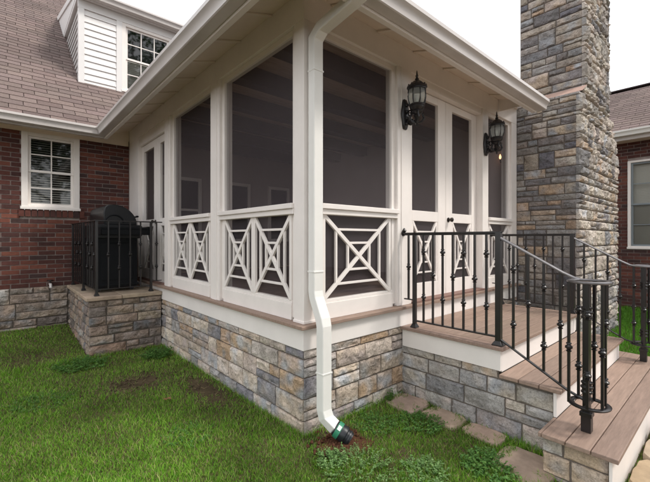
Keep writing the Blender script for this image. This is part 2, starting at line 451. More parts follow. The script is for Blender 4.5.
HB = 2.20   # header bottom over the screened bays
posts = [(LW, 1.352, 1.56), (LW, 2.755, 2.98), (FW, 1.09, 1.303), (FW, 2.756, 2.905), (FW, 3.60, XR-.002)]
mb = MB(); mb.box((0, 0, .0005), (.12, .12, HB)); mb.box((-.006, -.006, .0005), (.124, .124, .02)); 
build('corner_post', mb, 'white', P_, bevel=.003)
for W, a, b in posts:
    mb = MB(); wb(mb, W, a, b, -.14, 0, .0005, HB)
    if b - a > .2: wb(mb, W, a + .05, b - .05, -.1, .008, .0006, HB - .001)
    build('post', mb, 'white', P_, bevel=.003)
mb = MB(); wb(mb, LW, 4.19, Lh - .012, -.14, 0, .0005, HB); build('wall_board', mb, 'white', P_, bevel=.003)
# header
mb = MB(); wb(mb, LW, .001, Lh-.014, -.138, .001, HB, 2.43); wb(mb, FW, .002, XR-.003, -.138, .0012, HB, 2.43)
wb(mb, LW, 2.982, 4.188, -.13, -.012, 2.055, HB + .001)
wb(mb, FW, 1.305, 2.754, -.13, -.012, 2.125, HB + .001)
build('header_beam', mb, 'white', P_, bevel=.003)
def lattice(mb, W, a, b, z0, z1, n0=-.043, n1=-.018, bw=.03):
    wb(mb, W, a, a + bw, n0, n1, z0, z1); wb(mb, W, b - bw, b, n0, n1, z0, z1)
    a2, b2 = a + bw * .5, b - bw * .5; c, zc = (a2 + b2) / 2, (z0 + z1) / 2; hw, hz = (b2 - a2) / 2, (z1 - z0) / 2
    N = Vector(W(0, 1, 0)); mid = (n0 + n1) / 2
    for k, sg in enumerate((1, -1)):
        nn = mid + k * .0022
        mb.bar(W(c - hw, nn, zc - sg * hz), W(c + hw, nn, zc + sg * hz), bw * 1.05, .021, up=N)
    for q, f in enumerate((.66, .33)):
        x, zz = hw * f, hz * f; t = bw * .62
        wb(mb, W, c - x - t/2, c - x + t/2, n0 + .002, n1 - .0035, zc - zz, zc + zz)
        wb(mb, W, c + x - t/2, c + x + t/2, n0 + .002, n1 - .0035, zc - zz, zc + zz)
        wb(mb, W, c - x + t/2, c + x - t/2, n0 + .002, n1 - .0030, zc + zz - t/2, zc + zz + t/2)
        wb(mb, W, c - x + t/2, c + x - t/2, n0 + .002, n1 - .0030, zc - zz - t/2, zc - zz + t/2)

def bay(W, a, b, units, fr=.052, inset=.0):
    top = HB
    mb = MB()   # stop frame
    wb(mb, W, a, a + fr, -.075, -.028, .02, top); wb(mb, W, b - fr, b, -.075, -.028, .02, top)
    wb(mb, W, a + fr, b - fr, -.075, -.028, top - .045, top - .001)
    wb(mb, W, a + fr, b - fr, -.075, -.014, .0008, .125); wb(mb, W, a + fr, b - fr, -.075, -.022, .125, .150)
    build('screen_frame', mb, 'white', P_, bevel=.003)
    mb = MB(); wb(mb, W, a + .001, b - .001, -.08, .024, .842, .882); wb(mb, W, a + .001, b - .001, -.08, .006, .800, .842)
    build('chair_rail', mb, 'white', P_, bevel=.005, seg=3)
    mb = MB(); z = 1
    s0, s1 = a + fr, b - fr
    mb.add([W(s0, -.052, .15), W(s1, -.052, .15), W(s1, -.052, .80), W(s0, -.052, .80)], [(0,1,2,3)]); build('insect_screen', mb, 'screen', P_)
    mb = MB(); mb.add([W(s0, -.052, .882), W(s1, -.052, .882), W(s1, -.052, top-.045), W(s0, -.052, top-.045)], [(0,1,2,3)]); build('insect_screen', mb, 'screen', P_)
    s0 += inset; s1 -= inset; wd = (s1 - s0) / units
    for k in range(units):
        mb = MB(); lattice(mb, W, s0 + k * wd + .001, s0 + (k + 1) * wd - .001, .150, .800)
        build('lattice_panel', mb, 'white', P_, bevel=.002)
    
bay(LW, .12, 1.352, 2); bay(LW, 1.56, 2.755, 2)
bay(FW, .12, 1.09, 1, inset=.022)
bay(FW, 2.905, 3.60, 1, fr=.045)

def door(name, W, a, b, n, ztop, sl, sr, gt, knob=None, mid=(.795, .90), pb=.165):
    mb = MB(); t = .04
    wb(mb, W, a, a + sl, n - t, n, .006, ztop); wb(mb, W, b - sr, b, n - t, n, .006, ztop)
    wb(mb, W, a + sl, b - sr, n - t, n - .001, gt, ztop); wb(mb, W, a + sl, b - sr, n - t, n - .001, mid[0], mid[1])
    wb(mb, W, a + sl, b - sr, n - t, n - .001, .006, pb)
    d = build(name, mb, 'white', P_, bevel=.003)
    mb = MB()
    for z0, z1 in ((pb, mid[0]), (mid[1], gt)):
        mb.add([W(a+sl, n-.03, z0), W(b-sr, n-.03, z0), W(b-sr, n-.03, z1), W(a+sl, n-.03, z1)], [(0,1,2,3)])
    build('insect_screen', mb, 'screen', d)
    mb = MB(); lattice(mb, W, a + sl + .002, b - sr - .002, pb, mid[0], n - .026, n - .004, .026); build('lattice', mb, 'white', d, bevel=.002)
    if knob:
        mb = MB(); x, z = knob
        c = W(x, n, z); o = W(x, n + .045, z); o2 = W(x, n + .07, z)
        mb.tube([W(x, n, z), W(x, n+.008, z)], .026, 16); mb.tube([W(x, n+.008, z), W(x, n+.03, z)], .010, 12)
        mb.tube([W(x, n+.028, z), W(x, n+.036, z), W(x, n+.052, z), W(x, n+.062, z)], [.012, .024, .025, .012], 16)
        build('door_knob', mb, 'brass', d, smooth=50)
    return d
door('screen_door', FW, 1.306, 2.046, -.08, 2.12, .12, .150, 2.045)
door('screen_door', FW, 2.052, 2.753, -.08, 2.12, .135, .118, 2.045, knob=(2.10, .825))
door('screen_door', LW, 2.985, 3.437, -.05, 2.05, .09, .13, 1.95)
door('screen_door', LW, 3.443, 4.186, -.05, 2.05, .135, .118, 1.95, knob=(3.50, .86))
mb = MB(); wb(mb, FW, 1.303, 2.756, -.14, .03, .0005, .018); build('threshold', mb, 'deck_dark', P_)
mb = MB(); wb(mb, LW, 2.98, 4.19, -.14, .0, .0005, .018); build('threshold', mb, 'deck_dark', P_)
# east end wall, back wall finish and interior
mb = MB(); mb.box((XR-.06, .16, 0), (XR, Lh-.02, 2.42)); build('end_wall', mb, 'inwall', P_)
mb = MB()
mb.add([(.15,.15,2.39),(XR-.07,.15,2.39),(XR-.07,Lh-.02,2.39),(.15,Lh-.02,2.39)], [(0,1,2,3)]); build('porch_ceiling', mb, 'inwood', P_)
for k in range(6):
    mb = MB(); mb.box((.15, .50 + k * .74, 2.22), (XR-.07, .66 + k * .74, 2.385)); build('ceiling_beam', mb, 'beamwood', P_, bevel=.004)

# eaves : soffit, rafter battens, fascia, gutter, roof
e1 = .405; xe = 3.20
mb = MB()
def soff(n, dz=0): return 2.41 - .30 * n
for dz0, dz1 in ((0, .012),):
    v = [(-e1,-e1,soff(e1)), (0,0,soff(0)), (0,Lh-.01,soff(0)), (-e1,4.32,soff(e1)), (-e1,Lh-.01,soff(e1))]
    mb.add([v[0], v[1], v[2], v[4]], [(0,1,2,3)])
    mb.add([(-e1,-e1,soff(e1)), (xe,-e1,soff(e1)), (xe,0,soff(0)), (0,0,soff(0))], [(0,1,2,3)])
    mb.add([(xe,-.20,soff(.2)), (XR-.02,-.02,soff(.02)), (XR-.02,0,soff(0)), (xe,0,soff(0))], [(0,1,2,3)])
build('soffit', mb, 'soffit', P_)
mb = MB()
for k in range(9):
    s = -.10 + k * .515
    mb = MB(); mb.bar((-e1+.008, s, soff(e1-.01)-.006), (-.004, s, soff(.016)-.006), .028, .012, up=(0,0,1)); build('soffit_batten', mb, 'batten', P_)
for k in range(6):
    s = .28 + k * .53
    mb = MB(); mb.bar((s, -e1+.008, soff(e1-.01)-.006), (s, -.004, soff(.016)-.006), .028, .012, up=(0,0,1)); build('soffit_batten', mb, 'batten', P_)
mb = MB()
mb.box((-.44, -.44, 2.135), (-.395, 4.36, 2.255)); mb.box((-.395, -.44, 2.1352), (xe, -.395, 2.2552)); mb.box((-.425, -.425, 2.25), (-.40, 4.5, 2.36)); mb.box((-.40, -.425, 2.25), (xe, -.40, 2.3602))
mb.box((xe-.02, -.395, 2.25), (xe, -.01, 2.42))
build('fascia', mb, 'fascia', P_, bevel=.003)
gp = [(0,.105), (0,0), (.085,0), (.093,.006), (.098,.045), (.112,.068), (.126,.082), (.126,.112), (.116,.112), (.116,.100), (.10,.095), (.01,.095), (.01,.105)]
mb = MB()
mb.sweep([(o, z) for o, z in gp], (-.443, -.443, 2.155), (-.443, 4.30, 2.155), (-1, 0, 0), m0=-1, m1=-1)
mb.sweep([(o, z) for o, z in gp], (-.443, -.443, 2.155), (3.26, -.443, 2.155), (0, -1, 0), m0=-1, m1=0)
gut = build('gutter', mb, 'alu', P_, smooth=25)
# roof
mb = MB(); sl = .5
ez = 2.285; ex = -.51; rx = 1.80; rz = ez + sl * (rx - ex)
mb.add([(ex,ex,ez), (rx,rx,rz), (rx,5.7,rz), (ex,5.7,ez)], [(0,1,2,3)])
mb.add([(ex,ex,ez), (xe+.03,ex,ez), (xe+.03,.0,ez+.25), (XR+.02,.0,ez+.25), (XR+.02,rx,rz), (rx,rx,rz)], [(0,1,2,3,4,5)])
mb.add([(rx,rx,rz), (XR+.02,rx,rz), (XR+.02,5.7,rz), (rx,5.7,rz)], [(0,1,2,3)])
mb.box((ex, ex, ez-.012), (xe+.03, -.3, ez-.002)); mb.box((ex, ex+.2, ez-.0125), (-.3, 4.4, ez-.0022))
build('roof', mb, 'shingle_base', P_)

# downspout
mb = MB(); w_, t_ = .086, .072; X0 = .071
mb.rectube([(X0,-.505,2.165), (X0,-.43,2.15), (X0,-.12,2.105), (X0,-.048,2.05), (X0,-.048,.24), (X0,-.06,.19), (X0,-.128,.05), (X0,-.140,.0), (X0,-.140,-.58), (X0+.008,-.155,-.64), (X0+.045,-.225,-.705)], w_, t_)
ds = build('downspout', mb, 'downspout', P_, bevel=.008, seg=3)
for z in (1.82, .38):
    mb = MB(); mb.box((X0-.0455, -.0875, z-.006), (X0+.0455, -.010, z+.006)); build('strap', mb, 'downspout', ds, bevel=.002)
mb = MB(); mb.box((X0-.0455,-.1790,-.33),(X0+.0455,-.101,-.318)); build('strap', mb, 'downspout', ds, bevel=.002)
mb = MB(); D = Vector((.42, -.70, -.48)).normalized(); c0 = Vector((X0+.038, -.212, -.695))
prof = [(0,.050),(.012,.054),(.055,.056),(.070,.058),(.085,.055),(.09,.048),(.102,.046),(.105,.051),(.116,.051),(.119,.046),(.13,.044)]
mb.tube([c0 + D*a for a, _ in prof], [b for _, b in prof], 20)
build('drain_adapter', mb, 'plastic', ds, smooth=35)
mb = MB(); mb.tube([c0 + D*.010, c0 + D*.044], [.0565, .0585], 20); build('adapter_label', mb, 'greenband', ds, smooth=35)
mb = MB()
# small white mark on the band
up = D.cross(Vector((0,0,1))).normalized(); nn = Vector((-.55,-.35,.75)); nn = (nn - D * nn.dot(D)).normalized(); tt = D.cross(nn)
q = c0 + D*.027 + nn*.0592
mb.add([q - D*.012 - tt*.016, q + D*.012 - tt*.016, q + D*.012 + tt*.016, q - D*.012 + tt*.016], [(0,1,2,3)]); build('label_mark', mb, 'labelwhite', ds)

# ================================================================== entry steps
steps = thing('entry_steps', 'brown composite steps and landing with white risers and stone sides', 'steps', (2.06, -.85, -.8))
mb = MB(); mb.box((1.160,-.88,-.95),(2.96,-.03,-.21)); mb.box((1.160,-1.25,-.95),(2.96,-.88,-.402)); mb.box((.905,-1.60,-.95),(3.22,-1.285,-.60))
base = build('stone_base', mb, 'mortar', steps)
mb = MB(); r = random.Random(5)
ashlar(mb, (1.157,-1.25,0), (0,1,0), (-1,0,0), 1.255, 0, 0, STEP, r, cuts=[-.362,-.43,-.555,-.70,-.88], ln=(.18,.36), thin=.12, prot=.014, rough=.012, shape=lambda z: (0 if z < -.41 else .37, 1.255))
build('stone_facing', mb, 'stone', base, smooth=28, cols=True); mb = MB()
ashlar(mb, (.902,-1.60,0), (0,1,0), (-1,0,0), .34, 0, 0, STEP, r, cuts=[-.60,-.70,-.83,-.97], ln=(.15,.24), thin=0, prot=.013, rough=.011)
build('stone_facing', mb, 'stone', base, smooth=28, cols=True)
mb = MB(); mb.box((1.130,-.905,-.362),(1.158,-.022,-.207)); mb.box((2.962,-.905,-.362),(2.99,-.022,-.207))
mb.box((1.1585,-.905,-.374),(2.9615,-.882,-.2072))
build('landing_riser', mb, 'fascia', steps, bevel=.002)
mb = MB(); mb.box((1.129,-1.272,-.571),(2.991,-1.252,-.402)); build('riser', mb, 'fascia', steps, bevel=.002)
mb = MB(); mb.box((.872,-1.618,-.99),(3.25,-1.602,-.602)); build('riser', mb, 'fascia', steps, bevel=.002)
def boards(x0, x1, y0, y1, z, n, border=0, th=.027):
    mb = MB(); w = (y1 - y0) / n
    if border:
        mb.box((x0, y0, z-th), (x0+border, y1, z), jit(DC, .06)); mb.box((x1-border, y0, z-th), (x1, y1, z), jit(DC, .06)); x0 += border + .004; x1 -= border + .004
    for k in range(n): mb.box((x0, y0 + k*w + (.0025 if k else 0), z-th), (x1, y0 + (k+1)*w - (.0025 if k < n-1 else 0), z - rnd.uniform(0, .0012)), jit(DC, .11))
    return mb
build('landing_deck', boards(1.10, 3.02, -.935, -.024, -.180, 7, .10), 'deck', steps, bevel=.004, cols=True)
build('tread', boards(1.10, 3.02, -1.305, -.908, -.375, 3), 'deck', steps, bevel=.004, cols=True)
build('tread', boards(.84, 3.28, -1.650, -1.2745, -.570, 3), 'deck', steps, bevel=.004, cols=True)
mb = MB(); mb.box((.84,-1.2725,-.597),(1.126,-1.255,-.5705), DC); build('tread_end', mb, 'deck', steps, bevel=.003, cols=True)
mb = MB(); mb.box((2.994,-1.2725,-.597),(3.28,-1.20,-.5705), DC); build('tread_end', mb, 'deck', steps, bevel=.003, cols=True)

# ================================================================== railings
def baluster(parent, x, y, z0, z1, ks, s=.0150, tw=None):
    mb = MB(); h = s / 2
    mb.box((x-h, y-h, z0), (x+h, y+h, z1))
    for kz in ks:
        mb.lathe([(.009,kz-.029),(.015,kz-.027),(.016,kz-.021),(.010,kz-.017),(.012,kz-.013),(.0215,kz-.005),(.0215,kz+.005),(.012,kz+.013),(.010,kz+.017),(.016,kz+.021),(.015,kz+.027),(.009,kz+.029)], x, y, 12)
    return build('baluster', mb, 'iron', parent, smooth=40)
def rpost(parent, x, y, z0, z1, s=.04, cap=True, name='post'):
    mb = MB(); h = s / 2; mb.box((x-h, y-h, z0), (x+h, y+h, z1)); 
    b = h
    mb.add([(x-b*1.9,y-b*1.9,z0),(x+b*1.9,y-b*1.9,z0),(x+b*1.9,y+b*1.9,z0),(x-b*1.9,y+b*1.9,z0),
            (x-b*1.9,y-b*1.9,z0+.008),(x+b*1.9,y-b*1.9,z0+.008),(x+b*1.9,y+b*1.9,z0+.008),(x-b*1.9,y+b*1.9,z0+.008),
            (x-b*1.05,y-b*1.05,z0+.035),(x+b*1.05,y-b*1.05,z0+.035),(x+b*1.05,y+b*1.05,z0+.035),(x-b*1.05,y+b*1.05,z0+.035)],
           [(0,3,2,1),(0,1,5,4),(1,2,6,5),(2,3,7,6),(3,0,4,7),(4,5,9,8),(5,6,10,9),(6,7,11,10),(7,4,8,11),(8,9,10,11)])
    return build(name, mb, 'iron', parent, smooth=30, bevel=.0015)

def stair_rail(x, sgn, label, near):
    t = thing('stair_railing', label, 'railing', (x, -.88, -.18), 'wrought iron railings on both sides of the steps')
    yw, ya, yc = -.005, -.135, -.88
    rpost(t, x, ya, -.18, .652, .030); rpost(t, x, yc, -.18, .668, .040)
    ztop = .66
    mb = MB(); mb.box((x-.019, yc-.02, ztop-.002), (x+.019, yw, ztop+.012)); mb.box((x-.010, yc, ztop-.014), (x+.010, yw, ztop-.002))
    build('handrail', mb, 'iron', t, bevel=.003)
    mb = MB(); zb = -.118
    mb.box((x-.013, yc, zb-.006), (x+.013, ya, zb+.006)); mb.box((x-.010, ya, .060), (x+.010, yw-.02, .071))
    build('bottom_rail', mb, 'iron', t, bevel=.002)
    mb = MB(); mb.tube([(x,-.006,ztop+.005),(x,-.018,ztop+.005)], .026, 14)
    mb.lathe([(.006,ztop+.012),(.016,ztop+.020),(.020,ztop+.030),(.012,ztop+.042),(.004,ztop+.055)], x, -.022, 12)
    build('wall_bracket', mb, 'iron', t, smooth=40)
    baluster(t, x, -.070, .066, ztop-.01, [.36])
    n = 7
    for k in range(n):
        y = ya + (yc - ya) * (k + 1) / (n + 1)
        baluster(t, x, y, zb, ztop-.01, [.50, .10] if k % 2 == 0 else [.30])
    # sloping handrail running into a volute
    nx_, ny_ = x - sgn * .083, -1.452; cx, cy, rr = nx_ + sgn * .010, ny_ - .010, .100
    zt, zbm = .352, -.402
    y1 = -1.385
    pts = [(x, yc-.015, .622), (x, -1.30, .392), (x + sgn*.01, -1.36, .362)]
    a0 = math.atan2(-1.39 - cy, x + sgn*.018 - cx)
    cir = []
    for k in range(0, 29):
        a = a0 - sgn * 2 * math.pi * k / 28
        cir.append((cx + rr * math.cos(a), cy + rr * math.sin(a), zt))
    def ribbon(path, w, th, nm, mt):
        mb = MB(); P = [Vector(p) for p in path]; vs = []
        for i, p in enumerate(P):
            d = (P[min(i+1, len(P)-1)] - P[max(i-1, 0)]); d.normalize(); sd = d.cross(Vector((0,0,1))).normalized(); u2 = sd.cross(d).normalized()
            for a, b in ((-1,-.5),(-.75,-1),(.75,-1),(1,-.5),(1,.4),(.6,1),(-.6,1),(-1,.4)): vs.append(p + sd*a*w/2 + u2*b*th/2)
        n = 8; fs = []
        for i in range(len(P)-1):
            for k in range(n): fs.append((i*n+k, i*n+(k+1)%n, (i+1)*n+(k+1)%n, (i+1)*n+k))
        fs += [tuple(range(n))[::-1], tuple(range((len(P)-1)*n, len(P)*n))]
        mb.add(vs, fs); return build(nm, mb, mt, t, smooth=40)
    ribbon(pts + cir[:-1], .036, .016, 'sloping_handrail', 'iron_rail')
    # bottom rail and ring
    mbp = [(x, yc-.015, -.135), (x - sgn*.01, -1.33, -.375), (cx + sgn*.03, cy+.02, zbm)]
    ribbon(mbp, .022, .012, 'sloping_bottom_rail', 'iron')
    cir2 = [(cx + (rr-.004) * math.cos(2*math.pi*k/28), cy + (rr-.004) * math.sin(2*math.pi*k/28), zbm) for k in range(29)]
    ribbon(cir2, .034, .014, 'bottom_ring', 'iron')
    mb = MB(); mb.box((cx-rr+.01, cy-.008, zbm-.005), (cx+rr-.01, cy+.008, zbm+.005)); build('ring_spoke', mb, 'iron', t)
    # newel
    mb = MB(); h = .019
    cx, cy = nx_, ny_; mb.box((cx-h, cy-h, -.46), (cx+h, cy+h, zt-.008)); mb.box((cx-.026, cy-.026, -.570), (cx+.026, cy+.026, -.455))
    mb.box((cx-.032, cy-.032, -.475), (cx+.032, cy+.032, -.448))
    for kz in (.16, -.30): mb.lathe([(.020,kz-.036),(.031,kz-.034),(.031,kz-.022),(.026,kz-.018),(.026,kz-.006),(.033,kz-.003),(.033,kz+.008),(.026,kz+.012),(.026,kz+.022),(.031,kz+.026),(.031,kz+.036),(.020,kz+.038)], cx, cy, 14)
    build('newel_post', mb, 'iron', t, smooth=35, bevel=.0015)
    for k, (ang, ks) in enumerate(((195, [.16, -.20]), (245, [-.06]), (300, [.10, -.26]), (350, [-.06]), (40, [.16, -.2]), (120, [-.06]))):
        a = R(ang) if sgn > 0 else R(180 - ang)
        baluster(t, cx + (rr-.004) * math.cos(a), cy + (rr-.004) * math.sin(a), zbm, zt-.005, ks)
    for k in range(4):
        y = yc - .10 * (k + 1) - .005
        f = (yc - .015 - y) / (1.33 - .895)
        zt2 = .622 - (.622-.392) * (yc - .015 - y) / (1.30-.895); zb2 = -.135 - .24 * f
        m = (zt2 + zb2) / 2
        baluster(t, x, y, zb2, zt2 - .004, [m + .02] if k % 2 else [m + .2, m - .2])
    return t
stair_rail(1.16, 1, 'black iron stair railing nearest the lawn, ending in a scroll newel', True)
stair_rail(2.96, -1, 'black iron stair railing on the far side of the landing beside the chimney', False)

# ================================================================== grill platform, its railing and the grill
plat = thing('stone_platform', 'low stone block platform carrying the black grill', 'platform', (-.43, 3.9, -.8))
mb = MB(); mb.box((-.83, 3.03, -.9), (-.025, Lh-.06, -.125)); core = build('stone_core', mb, 'mortar', plat)
mb = MB(); r = random.Random(9); zc = [-.128,-.205,-.32,-.43,-.55,-.66,-.80]
ashlar(mb, (-.83, 3.03, 0), (0,1,0), (-1,0,0), 1.64, 0, 0, OLD, r, cuts=zc, ln=(.10,.28), thin=.1, prot=.022, rough=.012)
ashlar(mb, (-.845, 3.03, 0), (1,0,0), (0,-1,0), .825, 0, 0, OLD, r, cuts=zc, ln=(.16,.42), thin=.1, prot=.022, rough=.014)
build('stone_facing', mb, 'stone_dark', core, smooth=28, cols=True)
mb = MB()
for (a, b, c, d) in ((-.875,2.985,-.50,3.55), (-.495,2.99,-.024,3.60), (-.872,3.555,-.46,4.66), (-.455,3.605,-.024,4.66)):
    mb.box((a, b, -.124), (c, d, -.078 + rnd.uniform(-.003, .002)), jit((.45,.35,.26), .1))
build('cap_slab', mb, 'paver', plat, bevel=.008, cols=True)

t = thing('platform_railing', 'black iron railing around the grill on its stone platform', 'railing', (-.43, 3.1, -.078))
zt = .828
for (x, y) in ((-.755, 3.085), (-.135, 3.085), (-.79, 3.76), (-.80, 4.60)): rpost(t, x, y, -.076, zt, .028)
mb = MB(); mb.box((-.775, 3.068, zt), (.004, 3.102, zt+.014)); mb.bar((-.757, 3.10, zt+.007), (-.80, 4.63, zt+.007), .034, .014)
build('handrail', mb, 'iron', t, bevel=.003)
mb = MB(); mb.bar((-.755,3.085,.0), (-.135,3.085,.0), .022, .011); mb.bar((-.757,3.085,.001), (-.80,4.60,.001), .022, .011); mb.bar((-.13,3.085,.06),(-.002,3.085,.06),.02,.01); build('bottom_rail', mb, 'iron', t)
for k, x in enumerate((-.63, -.51, -.385, -.262)): baluster(t, x, 3.085, 0, zt, [.55, .25] if k % 2 else [.42])
baluster(t, -.065, 3.085, .06, zt, [.55, .25])
for k in range(10): 
    y = 3.19 + k * .135
    if abs(y - 3.76) > .03: baluster(t, -.757 - .043 * (y-3.085)/1.53, y, 0, zt, [.55, .25] if k % 2 else [.42])

g = thing('barbecue_grill', 'black lidded barbecue grill standing on the stone platform', 'grill', (-.45, 3.9, -.078))
mb = MB()   # cart: body with front towards the porch (+x)
y0, y1 = 3.44, 4.42
mb.box((-.715, y0-.10, -.02), (-.235, y1-.02, .63)); mb.box((-.725, y0-.11, .0), (-.215, y1, .03))
for z in (.06, .20, .34, .48): mb.box((-.724, y0-.08, z), (-.71, y1-.03, z+.12))
mb.box((-.66, y0-.108, .08), (-.29, y0-.098, .56))
build('cart', mb, 'grill_matte', g, bevel=.006)
for (x, y) in ((-.67, y0+.05), (-.27, y0+.05), (-.67, y1-.05), (-.27, y1-.05)):
    mb = MB(); mb.tube([(x, y-.018, -.046), (x, y+.018, -.046)], .032, 16); build('caster', mb, 'plastic', g, smooth=40)
mb = MB(); mb.box((-.728, y0-.12, .62), (-.20, y1+.02, .80)); build('firebox', mb, 'grill', g, bevel=.012, seg=3)
def prof_lid(yy, s=1.0):
    pts = []
    pts.append((-.61, .80)); pts.append((-.615, .96)); pts.append((-.60, 1.03)); pts.append((-.57, 1.062))
    for k in range(0, 11):
        a = R(88 - k * 8.8); pts.append((-.50 + .29 * math.cos(a), .80 + .27 * math.sin(a)))
    return [(p[0], yy, p[1]) for p in pts]
mb = MB(); A = prof_lid(y0+.0); B = prof_lid(y1); n = len(A)
mb.add(A + B, [(k, (k+1) % n, n + (k+1) % n, n + k) for k in range(n)] + [tuple(range(n)), tuple(range(n, 2*n))[::-1]])
lid = build('lid', mb, 'grill', g, smooth=35, bevel=.012, seg=3)
mb = MB(); pth = [(-.49 + .11 * math.cos(R(a)), y0-.004, .83 + .10 * math.sin(R(a))) for a in range(0, 181, 12)]
mb.tube(pth, .010, 8); build('lid_end_rib', mb, 'grill_matte', lid, smooth=40)
mb = MB(); mb.tube([(-.185, y0+.15, .93), (-.165, y0+.15, .93), (-.155, y0+.18, .93), (-.155, y1-.18, .93), (-.165, y1-.15, .93), (-.185, y1-.15, .93)], .012, 10); build('lid_handle', mb, 'grill_matte', lid, smooth=40)
mb = MB()
mb.box((-.70, y0-.30, .735), (-.13, y0-.025, .765)); mb.box((-.70, y0-.30, .665), (-.13, y0-.285, .735)); mb.box((-.145, y0-.30, .665), (-.13, y0-.03, .735)); mb.box((-.70, y0-.30, .665), (-.685, y0-.03, .735))
build('side_shelf', mb, 'grill_matte', g, bevel=.006)
mb = MB(); mb.box((-.205, y0-.02, .65), (-.15, y1+.02, .79)); 
cp = build('control_panel', mb, 'grill', g, bevel=.006)
for k in range(4):
    mb = MB(); yy = y0 + .14 + k * .23; mb.tube([(-.15, yy, .72), (-.12, yy, .72)], .022, 14); build('knob', mb, 'grill_matte', cp, smooth=40)

# ================================================================== the old brick house (left / behind)
house = thing('brick_house', 'red brick house with grey shingle roof behind the porch', 'house', (-1, Lh, -.7))
HW = lambda s, n, z: (s, Lh - n, z)
wz0, wz1, wx0, wx1 = 1.045, 2.165, -1.40, -.70
mb = MB(); r = random.Random(31)
bricks(mb, HW, -5.2, -.005, -.088, 2.235, [(wx0, wx1, wz0-.11, wz1)], r)
k = wx0 - .03
while k < wx1 + .0:
    mb.box(HW(k, -.03, wz0-.108), HW(k + .062, .022, wz0 - .004), jit(pick(BR, r), .14, r)); k += .073
core = MB()
for (a, b, c, d) in ((-5.2, wx0, -.09, 2.24), (wx1, -.004, -.09, 2.24), (wx0, wx1, -.09, wz0-.01), (wx0, wx1, wz1, 2.24)):
    core.box(HW(a, -.12, c), HW(b, -.007, d))
w = build('wall', core, 'brick_mortar', house)
build('brick_facing', mb, 'brick', w, cols=True)
mb = MB(); mb.box(HW(-.004, -.12, 0), HW(12, -.02, 2.4)); mb.box(HW(-5.2,-3.2,-.9), HW(-5.19,-.1,2.3)); mb.box(HW(-.6,-.14,2.2), HW(-.0,-.06,2.62)); build('rear_wall', mb, 'inwall', house)
mb = MB(); mb.box(HW(-5.2, -.2, -.95), HW(-.02, .0, -.09)); fo = build('foundation', mb, 'mortar', house)
mb = MB(); ashlar(mb, (-5.2, Lh, 0), (1,0,0), (0,-1,0), 4.35, 0, 0, OLD, r, cuts=[-.09,-.31,-.54,-.80], ln=(.25,.62), thin=.3, prot=.03, rough=.02, cell=.035)
build('stone_facing', mb, 'stone_dark', fo, smooth=28, cols=True)
# porch-side windows seen dimly through the screens
for a, b in ((.55, 1.25), (1.6, 2.3), (2.75, 3.3)):
    mb = MB(); z0, z1 = .55, 1.75
    mb.box(HW(a, -.02, z0), HW(a+.06, .02, z1)); mb.box(HW(b-.06, -.02, z0), HW(b, .02, z1)); mb.box(HW(a+.06, -.02, z0), HW(b-.06, .02, z0+.06)); mb.box(HW(a+.06, -.02, z1-.06), HW(b-.06, .02, z1)); mb.box(HW(a+.06, -.02, (z0+z1)/2-.02), HW(b-.06, .015, (z0+z1)/2+.02))
    o = build('window', mb, 'white', house)
    mb = MB(); mb.add([HW(a+.06,-.01,z0+.06),HW(b-.06,-.01,z0+.06),HW(b-.06,-.01,z1-.06),HW(a+.06,-.01,z1-.06)], [(0,1,2,3)]); build('pane', mb, 'room', o)

